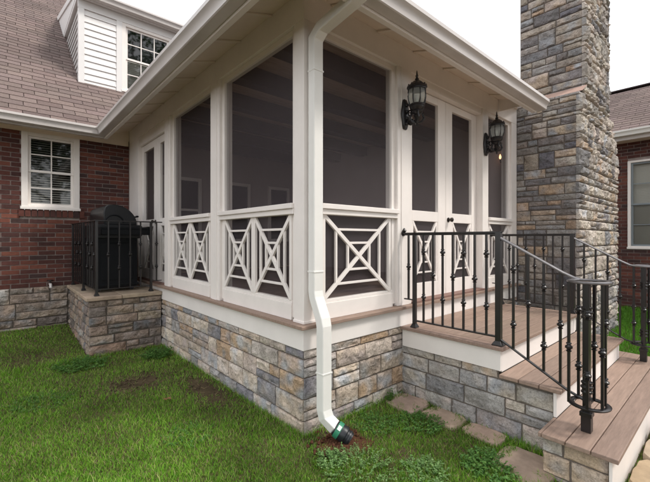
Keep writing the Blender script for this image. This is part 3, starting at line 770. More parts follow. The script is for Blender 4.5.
def sash_window(parent, W, a, b, z0, z1, cols_, rows_, fw=.09, sub=False, label=None, room=True, upper_blind=True, fm='white', sm=None, closed=False):
    mb = MB()
    wb(mb, W, a, a+fw, -.05, .022, z0, z1); wb(mb, W, b-fw, b, -.05, .022, z0, z1)
    wb(mb, W, a+fw, b-fw, -.05, .0215, z1-fw*.8, z1); wb(mb, W, a-.012, b+.012, -.05, .036, z0-.004, z0+.035)
    wb(mb, W, a+fw, b-fw, -.05, .020, z0+.035, z0+.055)
    root = build('window', mb, fm, parent, bevel=.003)
    tgt = parent if sub else root
    ia, ib, iz0, iz1 = a+fw, b-fw, z0+.055, z1-fw*.8; zm = (iz0 + iz1) / 2
    mb = MB(); s = .035
    for (c, d, n) in ((iz0, zm+.018, -.022), (zm-.018, iz1, -.008)):
        wb(mb, W, ia+.001, ia+s, n-.03, n, c+.001, d); wb(mb, W, ib-s, ib-.001, n-.03, n, c+.001, d)
        wb(mb, W, ia+s, ib-s, n-.03, n-.001, c+.001, c+s); wb(mb, W, ia+s, ib-s, n-.03, n-.001, d-s, d-.001)
        for k in range(1, cols_):
            x = ia+s + (ib-ia-2*s)*k/cols_; wb(mb, W, x-.008, x+.008, n-.022, n-.004, c+s, d-s)
        for k in range(1, rows_):
            z = c+s + (d-c-2*s)*k/rows_; wb(mb, W, ia+s, ib-s, n-.021, n-.0045, z-.008, z+.008)
    build('sash', mb, sm or fm, tgt, bevel=.0015)
    mb = MB()
    for (c, d, n) in ((iz0, zm, -.035), (zm, iz1, -.021)): mb.add([W(ia,n,c),W(ib,n,c),W(ib,n,d),W(ia,n,d)], [(0,1,2,3)])
    build('pane', mb, 'glass', tgt)
    mb = MB(); z = iz0 + .01; top = iz1 if upper_blind else zm
    while z < top - .01:
        hz_ = .033 if closed else .012; yb = -.082 if closed else -.100
        v = [W(ia+.005,-.075,z), W(ib-.005,-.075,z), W(ib-.005,yb,z+hz_), W(ia+.005,yb,z+hz_)]
        v2 = [W(ia+.005,-.075,z+.002), W(ib-.005,-.075,z+.002), W(ib-.005,yb,z+hz_+.002), W(ia+.005,yb,z+hz_+.002)]
        mb.add(v + v2, [(0,1,2,3),(4,5,6,7),(0,1,5,4),(1,2,6,5),(2,3,7,6),(3,0,4,7)]); z += .034
    build('blind', mb, 'slat', tgt)
    mb = MB(); wb(mb, W, ia-.02, ib+.02, -.30, -.29, iz0-.02, iz1+.02); wb(mb, W, ia-.02, ia-.01, -.29, -.05, iz0-.02, iz1+.02); wb(mb, W, ib+.01, ib+.02, -.29, -.05, iz0-.02, iz1+.02); wb(mb, W, ia-.02, ib+.02, -.29, -.05, iz0-.03, iz0-.02); wb(mb, W, ia-.02, ib+.02, -.29, -.05, iz1+.02, iz1+.03)
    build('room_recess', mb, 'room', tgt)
    return root
sash_window(house, HW, wx0, wx1, wz0, wz1, 2, 2, fw=.075)

# eave of the old house: frieze, soffit, fascia, gutter, roof
mb = MB(); mb.box(HW(-5.4, 0, 2.155), HW(-.015, .026, 2.242)); mb.box(HW(-5.4, .026, 2.205), HW(-.44, .42, 2.222)); mb.box(HW(-.44, .0, 2.243), HW(-.005, .0265, 2.44)); build('soffit', mb, 'soffit', house)
mb = MB(); mb.box(HW(-5.5, .38, 2.135), HW(-.447, .425, 2.255)); build('fascia', mb, 'alu', house)
mb = MB(); mb.sweep(gp, (-5.6, Lh-.428, 2.155), (-.446, Lh-.428, 2.155), (0,-1,0), m1=-1); build('gutter', mb, 'alu', house, smooth=25)
s85 = .86; V = Vector((0, 1, s85)).normalized(); zr0 = 2.27; yr0 = Lh - .46
SLEN = 7.3
mb = MB(); O1 = Vector((0, yr0, zr0)); NT = .142*2
mb.add([O1+Vector((-5.6,0,0)), O1+Vector((-.44,0,0)), O1+Vector((-.44,0,0))+V*SLEN, O1+Vector((-5.6,0,0))+V*SLEN], [(0,1,2,3)])
mb.add([O1+Vector((-.44,0,0))+V*NT, O1+Vector((5.2,0,0))+V*NT, O1+Vector((5.2,0,0))+V*SLEN, O1+Vector((-.44,0,0))+V*SLEN], [(0,1,2,3)])
rt = Vector((0,yr0,zr0))+V*SLEN
mb.add([(-5.6,rt.y,rt.z),(5.2,rt.y,rt.z),(5.2,rt.y+6,rt.z-5.1),(-5.6,rt.y+6,rt.z-5.1)], [(0,1,2,3)])
roof = build('roof', mb, 'shingle_base', house)
mb = MB(); r = random.Random(77)
shingles(mb, Vector((-5.6,yr0-.03,zr0-.026+.006)), (1,0,0), V, 6.7, SLEN+.02, r, notch=(2, 5.17))
build('shingles', mb, 'shingle', roof, cols=True)

# dormer (part of the house)
yd = 5.50; zd0 = zr0 + s85 * (yd - yr0); dx0, dx1 = -.60, 1.62; zd1 = 4.72
DW = lambda s, n, z: (s, yd - n, z)
mb = MB(); mb.box((dx0+.01, yd+.01, zd0-.2), (.07, yd+3.2, zd1)); mb.box((.96, yd+.0102, zd0-.2), (dx1-.01, yd+3.2, zd1)); mb.box((.07, yd+.4, zd0-.2), (.96, yd+3.2, zd1))
mb.box((.07, yd+.0104, 4.59), (.96, yd+.4, zd1)); mb.box((.07, yd+.0106, zd0-.2), (.96, yd+.4, zd0+.005)); dor = build('dormer', mb, 'cheek', house)
mb = MB()
def clap(mb, W, a, b, z0, z1, ex=.112):
    z = z0
    while z < z1:
        zt = min(z + ex, z1)
        mb.add([W(a,0,z),W(b,0,z),W(b,0,zt),W(a,0,zt),W(a,.020,z),W(b,.020,z),W(b,.004,zt),W(a,.004,zt)], [(0,3,2,1),(4,5,6,7),(0,1,5,4),(1,2,6,5),(2,3,7,6),(3,0,4,7)]); z += ex
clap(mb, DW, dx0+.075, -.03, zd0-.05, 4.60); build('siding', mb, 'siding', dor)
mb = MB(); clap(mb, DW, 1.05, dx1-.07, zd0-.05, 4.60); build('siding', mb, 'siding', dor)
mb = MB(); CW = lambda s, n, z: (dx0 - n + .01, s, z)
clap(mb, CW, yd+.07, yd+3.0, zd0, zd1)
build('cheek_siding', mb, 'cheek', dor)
mb = MB(); wb(mb, DW, dx0-.015, dx0+.075, -.06, .028, zd0-.06, 4.62); wb(mb, DW, -.03, .062, -.0, .028, zd0-.05, 4.62); wb(mb, DW, .97, 1.05, 0, .028, zd0-.05, 4.62)
wb(mb, DW, dx1-.07, dx1+.015, -.06, .028, zd0-.06, 4.62); wb(mb, DW, dx0-.02, dx1+.02, -.02, .030, 4.60, 4.74)
build('trim', mb, 'siding', dor, bevel=.003)
sash_window(dor, DW, .062, .97, zd0+.01, 4.60, 3, 2, fw=.065, sub=True, upper_blind=False, closed=True)
mb = MB(); wb(mb, DW, dx0-.035, dx1+.035, -3.2, .10, 4.742, 4.80)
mb.add([(dx0-.04,yd-.12,4.86),(dx1+.04,yd-.12,4.86),(dx1+.04,yd+3.4,5.7),(dx0-.04,yd+3.4,5.7),(dx0-.04,yd-.12,4.80),(dx1+.04,yd-.12,4.80),(dx1+.04,yd+3.4,4.8),(dx0-.04,yd+3.4,4.8)], [(0,1,2,3),(4,7,6,5),(0,4,5,1),(1,5,6,2),(2,6,7,3),(3,7,4,0)])
build('dormer_roof', mb, 'siding', dor)
mb = MB(); mb.bar((dx0-.05, yd-.10, 4.86), (dx0-.05, yd+3.3, 5.70), .02, .10); build('rake_board', mb, 'siding', dor)
mb = MB(); mb.sweep(gp, (dx0-.05, yd-.105, 4.745), (dx1+.05, yd-.105, 4.745), (0,-1,0)); build('dormer_gutter', mb, 'alu', dor, smooth=25)

# hose spigot on the stone foundation
sp = thing('outdoor_spigot', 'small metal hose spigot on the stone foundation under the brick wall', 'spigot', (-1.07, Lh-.03, -.05))
mb = MB(); c = (-1.07, Lh-.06, -.055)
mb.tube([(c[0], Lh, c[2]), (c[0], Lh-.11, c[2]), (c[0], Lh-.14, c[2]-.05)], .018, 10); build('spout', mb, 'alu', sp, smooth=40)
mb = MB(); mb.tube([(c[0], Lh-.075, c[2]+.02), (c[0], Lh-.075, c[2]+.055)], .01, 8); mb.tube([(c[0], Lh-.075, c[2]+.05), (c[0], Lh-.075, c[2]+.064)], .042, 12); build('handle', mb, 'iron', sp, smooth=40)

# ================================================================== chimney
ch = thing('stone_chimney', 'tall stacked stone chimney at the right end of the porch', 'chimney', (4.8, -.3, -.8))
y1 = -.72; cx0, cx1 = XR + .012, 5.84; ux0, ux1 = 4.03, 5.28; zs_ = 2.50
mb = MB(); mb.box((cx0, y1, -.95), (cx1, .30, 2.0)); mb.box((cx0+.0, y1, 2.0), (5.30, .30, zs_-.05)); mb.box((ux0, y1+.003, 2.3), (ux1, .05, 6.4))
mb.add([(5.29,y1,2.0),(cx1-.02,y1,2.0),(5.29,y1,2.62),(5.29,.04,2.0),(cx1-.02,.04,2.0),(5.29,.04,2.62)], [(0,1,2),(3,5,4),(0,3,4,1),(1,4,5,2),(2,5,3,0)])
core = build('core', mb, 'mortar', ch)
r = random.Random(12); zc = [2.43]
while zc[-1] > -.85: zc.append(zc[-1] - r.choice((.075, .09, .12, .14, .19, .22)))
mb = MB()
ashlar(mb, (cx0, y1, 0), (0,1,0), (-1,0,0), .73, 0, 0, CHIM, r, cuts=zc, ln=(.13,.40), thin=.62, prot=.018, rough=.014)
ashlar(mb, (cx0-.02, y1, 0), (1,0,0), (0,-1,0), 2.09, 0, 0, CHIM_LIT, r, cuts=zc, ln=(.14,.40), thin=.35, prot=.040, rough=.020,
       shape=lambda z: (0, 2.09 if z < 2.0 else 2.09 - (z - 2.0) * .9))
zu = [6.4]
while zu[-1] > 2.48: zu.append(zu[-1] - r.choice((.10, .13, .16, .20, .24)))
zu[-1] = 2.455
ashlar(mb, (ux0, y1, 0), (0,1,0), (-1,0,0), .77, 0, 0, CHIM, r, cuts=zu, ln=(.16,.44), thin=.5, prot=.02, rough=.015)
ashlar(mb, (ux0-.02, y1, 0), (1,0,0), (0,-1,0), 1.29, 0, 0, CHIM_LIT, r, cuts=zu, ln=(.14,.40), thin=.35, prot=.040, rough=.019)
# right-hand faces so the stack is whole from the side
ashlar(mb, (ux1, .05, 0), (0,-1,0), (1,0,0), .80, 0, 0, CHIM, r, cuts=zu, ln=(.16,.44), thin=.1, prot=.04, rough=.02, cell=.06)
build('stone_facing', mb, 'stone', core, smooth=28, cols=True)
mb = MB(); yy = y1 - .03
while yy < .02:
    l_ = min(r.uniform(.22, .38), .03 - yy)
    if l_ < .08: break
    k_ = r.uniform(-.008, .008); xa, xb = cx0-.028, ux0+.02
    mb.add([(xa,yy+.004,2.42),(xb,yy+.004,2.42),(xb,yy+l_-.004,2.42),(xa,yy+l_-.004,2.42),(xa,yy+.006,2.45+k_),(xb,yy+.006,2.485),(xb,yy+l_-.006,2.485),(xa,yy+l_-.006,2.455+k_)], [(0,3,2,1),(4,5,6,7),(0,1,5,4),(1,2,6,5),(2,3,7,6),(3,0,4,7)], jit((.34,.31,.29), .15, r)); yy += l_
build('cap_ledge', mb, 'stone', ch, cols=True, bevel=.01)
mb = MB(); mb.add([(cx0+.02,y1-.045,2.470),(cx0+.02,.02,2.470),(ux0-.028,.02,2.59),(ux0-.028,y1-.045,2.59),(cx0+.02,y1-.045,2.464),(cx0+.02,.02,2.464),(ux0-.020,.02,2.58),(ux0-.020,y1-.045,2.58)], [(0,1,2,3),(4,7,6,5),(0,4,5,1),(1,5,6,2),(2,6,7,3),(3,7,4,0)])
build('flashing', mb, 'copper', ch)

# ================================================================== the wing on the far right
wing = thing('house_wing', 'brick house wing with brown shingle roof beyond the chimney at the right', 'house', (8.1, -1, -.7))
XW = 8.04; WW = lambda s, n, z: (XW - n, s, z)
mb = MB(); r = random.Random(41); ww = (-1.50, -.52, .41, 2.20)
bricks(mb, WW, -4.2, 1.0, -.80, 2.72, [(ww[0], ww[1], ww[2]-.0, ww[3])], r)
core = MB()
for (a, b, c, d) in ((-4.2, ww[0], -.9, 2.72), (ww[1], 4.7, -.9, 2.72), (ww[0], ww[1], -.9, ww[2]), (ww[0], ww[1], ww[3], 2.72)): core.box(WW(a, -.12, c), WW(b, -.008, d))
w = build('wall', core, 'brick_mortar', wing); build('brick_facing', mb, 'brick', w, cols=True)
M['greyframe'] = mat('blue_grey_sash', (.20, .23, .25), .5)
sash_window(wing, WW, ww[0], ww[1], ww[2], ww[3], 2, 2, fw=.05, upper_blind=True, sm='greyframe', closed=True)
mb = MB(); mb.box((XW-.34, -4.4, 2.58), (XW, 4.6, 2.60)); build('soffit', mb, 'soffit', wing)
mb = MB(); mb.box((XW-.36, -4.4, 2.57), (XW-.34, 4.6, 2.72)); build('fascia', mb, 'alu', wing)
mb = MB(); mb.sweep(gp, (XW-.362, 4.2, 2.64), (XW-.362, -4.5, 2.64), (-1,0,0)); build('gutter', mb, 'downspout', wing, smooth=25)
sw = .62; V2 = Vector((1, 0, sw)).normalized(); z0 = 2.735; x0 = XW - .42; WL = 3.05
mb = MB(); mb.add([Vector((x0,-4.5,z0)), Vector((x0,6,z0)), Vector((x0,6,z0))+V2*WL, Vector((x0,-4.5,z0))+V2*WL], [(0,1,2,3)])
tp = Vector((x0,0,z0)) + V2*WL
mb.add([(tp.x,-4.5,tp.z),(tp.x,6,tp.z),(tp.x+2.6,6,z0),(tp.x+2.6,-4.5,z0)], [(0,1,2,3)])
rf = build('roof', mb, 'shingle_base', wing)
mb = MB(); shingles(mb, Vector((x0-.02,-4.5,z0)), (0,1,0), V2, 5.4, WL, r, expo=.14, tab=.30)
mb.bar((tp.x, -4.5, tp.z+.02), (tp.x, 6, tp.z+.02), .2, .03, c=(.05,.035,.035))
build('shingles', mb, 'shingle', rf, cols=True)

# ================================================================== wall lanterns
def lantern(x, label):
    L_ = thing('wall_lantern', label, 'lantern', (x, 0, 1.76), 'coach lanterns beside the porch doors')
    px, py = x, -.142
    mb = MB(); xc, zc_ = x - .005, 1.765
    ring = []
    for n, s in ((0.009, 1.0), (.020, 1.0), (.032, .82), (.036, .5)):
        for k in range(24):
            a = 2*math.pi*k/24; lob = 1 + .05 * math.cos(a * 6)
            ring.append((xc + .052*s*lob*math.cos(a), -n, zc_ + .145*s*lob*math.sin(a)))
    fs = [(i*24+k, i*24+(k+1)%24, (i+1)*24+(k+1)%24, (i+1)*24+k) for i in range(3) for k in range(24)] + [tuple(range(72, 96))]
    mb.add(ring, fs)
    for dz in (-.09, -.04, .02, .08): mb.lathe([(.004, zc_+dz-.018),(.018, zc_+dz-.01),(.022, zc_+dz),(.018, zc_+dz+.01),(.004, zc_+dz+.018)], xc, -.036, 10)
    build('backplate', mb, 'lantern', L_, smooth=45)
    mb = MB()
    path = []
    for k in range(17):
        u = k / 16; path.append((x, -.03 - (.112) * u, 1.735 - .055 * math.sin(math.pi * u) + .0 * u - .03*u))
    mb.tube(path, .0105, 8)
    sc = [(x, -.080 + .028 * math.cos(R(a)) * (1 - a/900), 1.685 - .03 * math.sin(R(a)) * (1 - a/900)) for a in range(0, 450, 25)]
    mb.tube(sc, .007, 7)
    sc = [(x, -.066 + .022 * math.cos(R(a)) * (1 - a/900), 1.765 + .03 * math.sin(R(a)) * (1 - a/900)) for a in range(0, 450, 25)]
    mb.tube(sc, .007, 7)
    # leaf-like scrolls at the bottom of the lantern cup
    for k in range(4):
        a = R(45 + 90*k)
        mb.tube([(px+.012*math.cos(a), py+.012*math.sin(a), 1.66), (px+.044*math.cos(a), py+.044*math.sin(a), 1.672), (px+.062*math.cos(a), py+.062*math.sin(a), 1.70), (px+.050*math.cos(a), py+.050*math.sin(a), 1.735), (px+.062*math.cos(a), py+.062*math.sin(a), 1.76)], [.007,.012,.013,.010,.004], 7)
    build('arm', mb, 'lantern', L_, smooth=45)
    mb = MB()
    mb.lathe([(.003,1.625),(.010,1.633),(.013,1.643),(.006,1.652),(.016,1.662),(.020,1.675),(.010,1.69),(.018,1.705),(.030,1.722),(.024,1.735),(.046,1.748),(.052,1.760),(.044,1.772),(.062,1.790),(.066,1.806),(.058,1.818)], px, py, 20)
    build('base_cup', mb, 'lantern', L_, smooth=45)
    rb = [(.058,1.815),(.069,1.832),(.079,1.86),(.083,1.895),(.082,1.93),(.074,1.975)]; NP = 8
    mb = MB()
    for k in range(NP):
        a = R(10 + 360/NP*k); mb.tube([(px+r_*math.cos(a), py+r_*math.sin(a), z) for r_, z in rb], .0052, 6)
    mb.lathe([(.05,1.808),(.067,1.810),(.070,1.818),(.066,1.826),(.05,1.828)], px, py, 24); mb.lathe([(.076,1.955),(.082,1.957),(.082,1.966),(.076,1.968)], px, py, 24); 
    build('cage', mb, 'lantern', L_, smooth=45)
    mb = MB(); vs = []
    for r_, z in rb:
        for k in range(NP):
            a = R(10+360/NP*k); vs.append((px+(r_-.003)*math.cos(a), py+(r_-.003)*math.sin(a), z))
    mb.add(vs, [(i*NP+k, i*NP+(k+1)%NP, (i+1)*NP+(k+1)%NP, (i+1)*NP+k) for i in range(5) for k in range(NP)])
    build('glass_panes', mb, 'lampglass', L_)
    mb = MB(); mb.lathe([(.010,1.80),(.011,1.86),(.010,1.862),(.014,1.885),(.010,1.905),(.003,1.92)], px, py, 12); build('bulb', mb, 'labelwhite', L_, smooth=45)
    mb = MB()
    mb.lathe([(.060,1.968),(.084,1.970),(.091,1.978),(.088,1.988),(.072,1.998),(.052,2.018),(.036,2.032),(.022,2.038),(.014,2.046),(.020,2.054),(.012,2.062),(.009,2.075),(.014,2.083),(.008,2.095),(.0045,2.125),(.001,2.135)], px, py, 24)
    for k in range(12):
        a = R(30*k); mb.lathe([(.002,1.985),(.007,1.99),(.007,1.998),(.001,2.006)], px+.080*math.cos(a), py+.080*math.sin(a), 6)
    build('lantern_cap', mb, 'lantern', L_, smooth=45)
lantern(1.185, 'black coach lantern on the post left of the double screen doors')
lantern(2.815, 'black coach lantern on the post right of the double screen doors, next to the chimney')

# interior sconce glimpsed through the right screen
sc_ = thing('wall_sconce', 'small warm lit sconce inside the porch, seen through the narrow right screen', 'lamp', (XR-.06, .165, 1.74))
mb = MB(); mb.tube([(XR-.0605, .165, 1.72), (XR-.075, .165, 1.72)], .035, 16); mb.tube([(XR-.075, .165, 1.72), (3.625, .165, 1.70), (3.625, .165, 1.73)], .006, 8); build('bracket', mb, 'brass', sc_, smooth=40)
mb = MB(); mb.lathe([(.006,1.73),(.013,1.745),(.015,1.76),(.009,1.785),(.002,1.80)], 3.625, .165, 12); build('bulb', mb, 'bulb', sc_, smooth=40)

# ================================================================== paving and flagstones
mb = MB(); r = random.Random(8); y = -1.66; 
def slab(mb, x0, x1, y0, y1, z, c, r, seed=0):
    n = 20; cx, cy = (x0+x1)/2, (y0+y1)/2; vs = []; top = []
    for k in range(n):
        a = 2*math.pi*k/n; ca, sa = math.cos(a), math.sin(a); m = max(abs(ca), abs(sa)) ** .85
        rx, ry = (x1-x0)/2 * ca/m, (y1-y0)/2 * sa/m; j = 1 + r.uniform(-.045, .02)
        top.append((cx + rx*j, cy + ry*j))
    for (s_, zz) in ((1, z-.06), (1, z-.012), (.965, z)):
        for (a, b) in top: vs.append((cx+(a-cx)*s_, cy+(b-cy)*s_, zz + (noise.noise(Vector((a*5,b*5,seed)))*.004 if zz == z else 0)))
    fs = [(i*n+k, i*n+(k+1)%n, (i+1)*n+(k+1)%n, (i+1)*n+k) for i in range(2) for k in range(n)] + [tuple(range(2*n, 3*n))]
    mb.add(vs, fs, c)
yy = -1.63
while yy > -5:
    h = r.uniform(.26, .40); xx = .70 + r.uniform(-.15, .05)
    while xx < 5.5:
        w_ = r.uniform(.32, .62); slab(mb, xx+.006, xx+w_-.006, yy-h+.006, yy-.006, ground_z(xx+w_/2, -1.6)+.045, jit(r.choice([(.42,.31,.20),(.46,.36,.26),(.36,.27,.19),(.40,.30,.24)]), .1, r), r, xx); xx += w_
    yy -= h
struct(build('patio', mb, 'paver', smooth=30, cols=True))
spots = [(.84, 1.145, -.33, -.015, 'pale flagstone in the inside corner of the porch and landing'),
         (.90, 1.148, -.66, -.34, 'pinkish flagstone along the landing wall, second from the porch'),
         (.95, 1.146, -.97, -.67, 'narrow flagstone along the landing wall, third from the porch'),
         (.70, 1.08, -1.34, -.98, 'broad pinkish flagstone beside the left end of the bottom step'),
         (.66, .90, -1.80, -1.42, 'flagstone at the near left corner of the bottom step')]
for k, (a, b, c, d, lb) in enumerate(spots):
    mb = MB(); z = ground_z((a+b)/2, (c+d)/2) + .006; slab(mb, a, b, c, d, z, jit((.43,.32,.25), .12), r, k)
    tag(build('flagstone', mb, 'paver', smooth=30, cols=True, origin=((a+b)/2, (c+d)/2, z-.06)), lb, 'flagstone', 'flagstones along the landing wall')

tl_ = thing('ground_light', 'small black light at the foot of the bottom step on the flagstone paving', 'light', (1.95, -1.72, -.86))
mb = MB(); mb.lathe([(.035,-.86),(.035,-.80),(.060,-.795),(.062,-.775),(.045,-.755),(.012,-.748)], 1.95, -1.71, 18); build('hood', mb, 'plastic', tl_, smooth=40)
mb = MB(); mb.lathe([(.045,-.866),(.05,-.86),(.045,-.845)], 1.95, -1.71, 18); build('base_ring', mb, 'plastic', tl_, smooth=40)

# soil pocket round the drain
mb = MB(); vs = [(.14, -.30, -.772)]
for k in range(18):
    a = 2*math.pi*k/18; q = .17 + r.uniform(-.03,.03); vs.append((.14+q*1.2*math.cos(a), -.26+q*math.sin(a), ground_z(.1,-.2)-.006))
mb.add(vs, [(0, k+1, (k+1)%18+1) for k in range(18)])
for k in range(60):
    a = r.uniform(0, 6.28); q = r.uniform(.02,.18); x, y_ = .10+q*1.2*math.cos(a), -.22+q*math.sin(a); s_ = r.uniform(.006,.016)
    if y_ > -.03: continue
    mb.lathe([(s_*.6, -.79),(s_, -.79+s_*.7),(s_*.5,-.79+s_*1.5)], x, y_, 5)
struct(build('soil_patch', mb, 'redsoil'), 'structure')

# ================================================================== grass
def blades(name, m, pts, hmin, hmax, wd, palette, seed, lean=.6, kind=None):
    g_ = np.random.default_rng(seed); n = len(pts); P = np.array(pts)
    h = g_.uniform(hmin, hmax, n) * P[:, 3]; w = wd * g_.uniform(.7, 1.3, n)
    a = g_.uniform(0, 2*np.pi, n); b = g_.uniform(0, 2*np.pi, n); ln_ = g_.uniform(.1, lean, n) * h
    base = P[:, :3]; wx, wy = np.cos(a)*w, np.sin(a)*w; lx, ly = np.cos(b)*ln_, np.sin(b)*ln_
    V_ = np.zeros((n, 5, 3)); z0 = np.zeros(n)
    V_[:,0] = base + np.stack([-wx, -wy, z0], 1); V_[:,1] = base + np.stack([wx, wy, z0], 1)
    V_[:,2] = base + np.stack([wx*.75+lx*.35, wy*.75+ly*.35, h*.55], 1); V_[:,3] = base + np.stack([-wx*.75+lx*.35, -wy*.75+ly*.35, h*.55], 1)
    V_[:,4] = base + np.stack([lx, ly, h*.95], 1)
    me = bpy.data.meshes.new(name); me.vertices.add(n*5); me.vertices.foreach_set('co', V_.reshape(-1).astype(np.float32))
    o = np.arange(n)*5; loops = np.stack([o, o+1, o+2, o+3, o+3, o+2, o+4], 1).reshape(-1)
    me.loops.add(n*7); me.loops.foreach_set('vertex_index', loops.astype(np.int32))
    me.polygons.add(n*2); st = np.stack([np.arange(n)*7, np.arange(n)*7+4], 1).reshape(-1); me.polygons.foreach_set('loop_start', st.astype(np.int32))
    me.update(calc_edges=True); me.validate()
    pal = np.array(palette); k = g_.integers(0, len(pal), n); c = pal[k] * g_.uniform(.75, 1.25, (n, 1)) * P[:, 4:5]
    cc = np.ones((n, 5, 4), dtype=np.float32); cc[:, :, :3] = c[:, None, :]
    ca = me.color_attributes.new('Col', 'FLOAT_COLOR', 'POINT'); ca.data.foreach_set('color', cc.reshape(-1))
    me.materials.append(M[m]); ob = bpy.data.objects.new(name, me); col.objects.link(ob); ORIG[name] = Vector((0,0,0)); return ob
def blocked(x, y):
    if x > -.012 and y > -.012: return True
    if x > 1.14 and y > -1.27: return x < 3.05
    if x > .88 and y > -1.63 and y < -1.25: return x < 3.26
    if -.86 < x and y > 3.0: return True
    if y > Lh - .04 and x < 4: return True
    if x > .62 and y < -1.64: return True
    if x > 3.75 and y > -.76 and x < 5.9: return True
    for a, b, c, d, _ in spots:
        e_ = .065 + .12*noise.noise(Vector((x*14, y*14, 0)))
        if a+e_ < x < b-.01 and c+e_ < y < d-e_: return True
    return False
camx, camy, yaw = -1.6443, -2.0916, .8471
fd = (math.cos(yaw), math.sin(yaw))
rg = random.Random(11); pts = []
N = 0
while N < 380000:
    dep = 1.9 + 5.3 * rg.random() ** 1.35; u = rg.uniform(-.98, .92)
    x = camx + fd[0]*dep + fd[1]*u*dep; y = camy + fd[1]*dep - fd[0]*u*dep
    N += 1
    if x > 1.3 and y > -1.2: continue
    if blocked(x, y) or x < -5.2: continue
    q = noise.noise(Vector((x*1.1, y*1.1, 0))) + .6*noise.noise(Vector((x*3.3, y*3.3, 5)))
    bare = max(math.exp(-(((x+.62)/.36)**2 + ((y-1.85)/.30)**2))*1.2, 1.25*math.exp(-(((x+.20)/.17)**2 + ((y-1.25)/.50)**2)), math.exp(-(((x-.14)/.20)**2 + ((y+.20)/.16)**2))*1.2,
               .8*math.exp(-(((x-.35)/.14)**2 + ((y+.62)/.10)**2)), .7*math.exp(-(((x+1.35)/.5)**2 + ((y-3.3)/.25)**2)))
    if rg.random() < bare * .93 + noise.noise(Vector((x*9,y*9,1)))*.3*bare: continue
    hh = 1 + .3*q
    q2 = noise.noise(Vector((x*.55, y*.55, 9))); hh *= (1.7 if (-.07 < x < .05 and y > -.05) or (-.07 < y < .02 and x > -.05) or (1.06 < x < 1.2) or (2.9 < y < 3.05) else 1) * (1.7 if rg.random() < .035 else 1); pts.append((x, y, ground_z(x, y) - .010, hh, (1 + .42*q) * (1 + .25*q2)))
for k in range(110000):
    x, y = rg.uniform(-8, 1.2), rg.uniform(-5, 4.7)
    dx, dy = x - camx, y - camy; dp = dx*fd[0] + dy*fd[1]; lu = (dx*fd[1] - dy*fd[0]) / max(dp, .01)
    if (dp > 1.9 and abs(lu) < .97 and x > -5.2) or blocked(x, y): continue
    q = noise.noise(Vector((x*1.1, y*1.1, 0))); pts.append((x, y, ground_z(x, y) - .010, 1.25, 1 + .3*q))
g1 = blades('grass', 'grass', pts, .012, .034, .0018, [(.155,.36,.026),(.13,.31,.024),(.20,.41,.034),(.10,.24,.024),(.25,.40,.05),(.34,.33,.14)], 1, lean=1.1)
g1['kind'] = 'stuff'
# grass seen behind the steps, between chimney and the wing
pts = []
for k in range(26000):
    x, y = rg.uniform(3.3, 8.0), rg.uniform(-2.6, -.2)
    if x > 3.75 and y > -.76 and x < 5.9: continue
    pts.append((x, y, -.80, 1, 1))
g2 = blades('grass', 'grass', pts, .04, .08, .005, [(.10,.27,.025),(.13,.31,.03)], 2); g2['kind'] = 'stuff'

mb = MB(); r = random.Random(55)
for k in range(420):
    cx_, cy_, sx, sy = r.choice(((-.62, 1.85, .26, .2), (-.20, 1.25, .12, .38), (.12, -.25, .14, .11)))
    x, y = r.gauss(cx_, sx), r.gauss(cy_, sy)
    if x > -.03 and y > -.03: continue
    q = r.uniform(.004, .013); z = ground_z(x, y) - .012
    mb.lathe([(q*.7, z), (q, z+q*.6), (q*.55, z+q*1.2)], x, y, 5, c=jit((.11,.075,.045), .4, r))
    if r.random() < .4:
        a = r.uniform(0, 6.28); l = r.uniform(.02, .06); mb.bar((x, y, z+.008), (x+l*math.cos(a), y+l*math.sin(a), z+.014), .002, .0015, c=jit((.34,.27,.15), .3, r))
eb = build('soil_crumbs', mb, 'leaf', cols=True); eb['kind'] = 'stuff'

# broad-leaved weeds
def weed(x, y, rad, n, pal, label, cat='weed', hmax=.09, leaf=.016, seed=0, group='weeds growing in the lawn by the porch'):
    rr_ = random.Random(seed); mb = MB(); zb = ground_z(x, y) - .01
    for s_ in range(n):
        a = rr_.uniform(0, 6.283); q = rad * math.sqrt(rr_.random()); h = hmax * rr_.uniform(.35, 1) * (1.1 - .5*q/rad)
        bx, by = x + q*.6*math.cos(a), y + q*.6*math.sin(a); tx, ty = x + q*math.cos(a), y + q*math.sin(a)
        if blocked(tx, ty): continue
        P0, P1 = Vector((bx, by, zb)), Vector((tx, ty, zb+h))
        sd = Vector((math.cos(a+1.57), math.sin(a+1.57), 0))*.0012
        mb.add([P0-sd, P0+sd, P1+sd, P1-sd], [(0,1,2,3)], tuple(v*.7 for v in pal[0]))
        for k in range(rr_.randint(4, 7)):
            t_ = .35 + .65*k/6; c = P0.lerp(P1, min(1, t_)); b = rr_.uniform(0, 6.283); el = rr_.uniform(-.1, .7)
            d = Vector((math.cos(b)*math.cos(el), math.sin(b)*math.cos(el), math.sin(el))); l = leaf*rr_.uniform(.7,1.4)
            sd2 = d.cross(Vector((0,0,1))).normalized()*l*.36; up_ = Vector((0,0,l*.12))
            cc = jit(rr_.choice(pal), .2, rr_)
            mb.add([c, c+d*l*.5+sd2+up_, c+d*l, c+d*l*.5-sd2+up_], [(0,1,2,3)], cc)
    o = build('weed_plant', mb, 'leaf', cols=True, origin=(x, y, zb)); tag(o, label, cat, group); return o
PAL1 = [(.19,.33,.11),(.24,.38,.14),(.14,.27,.08)]; PAL2 = [(.10,.23,.05),(.085,.20,.045),(.14,.27,.06)]
weed(.02, -.52, .25, 150, PAL1, 'large pale green leafy weed in front of the downspout', hmax=.07, leaf=.013, seed=1)
weed(-.06, -.36, .12, 90, PAL1, 'smaller pale weed left of the drain outlet at the foundation corner', hmax=.07, leaf=.015, seed=2)
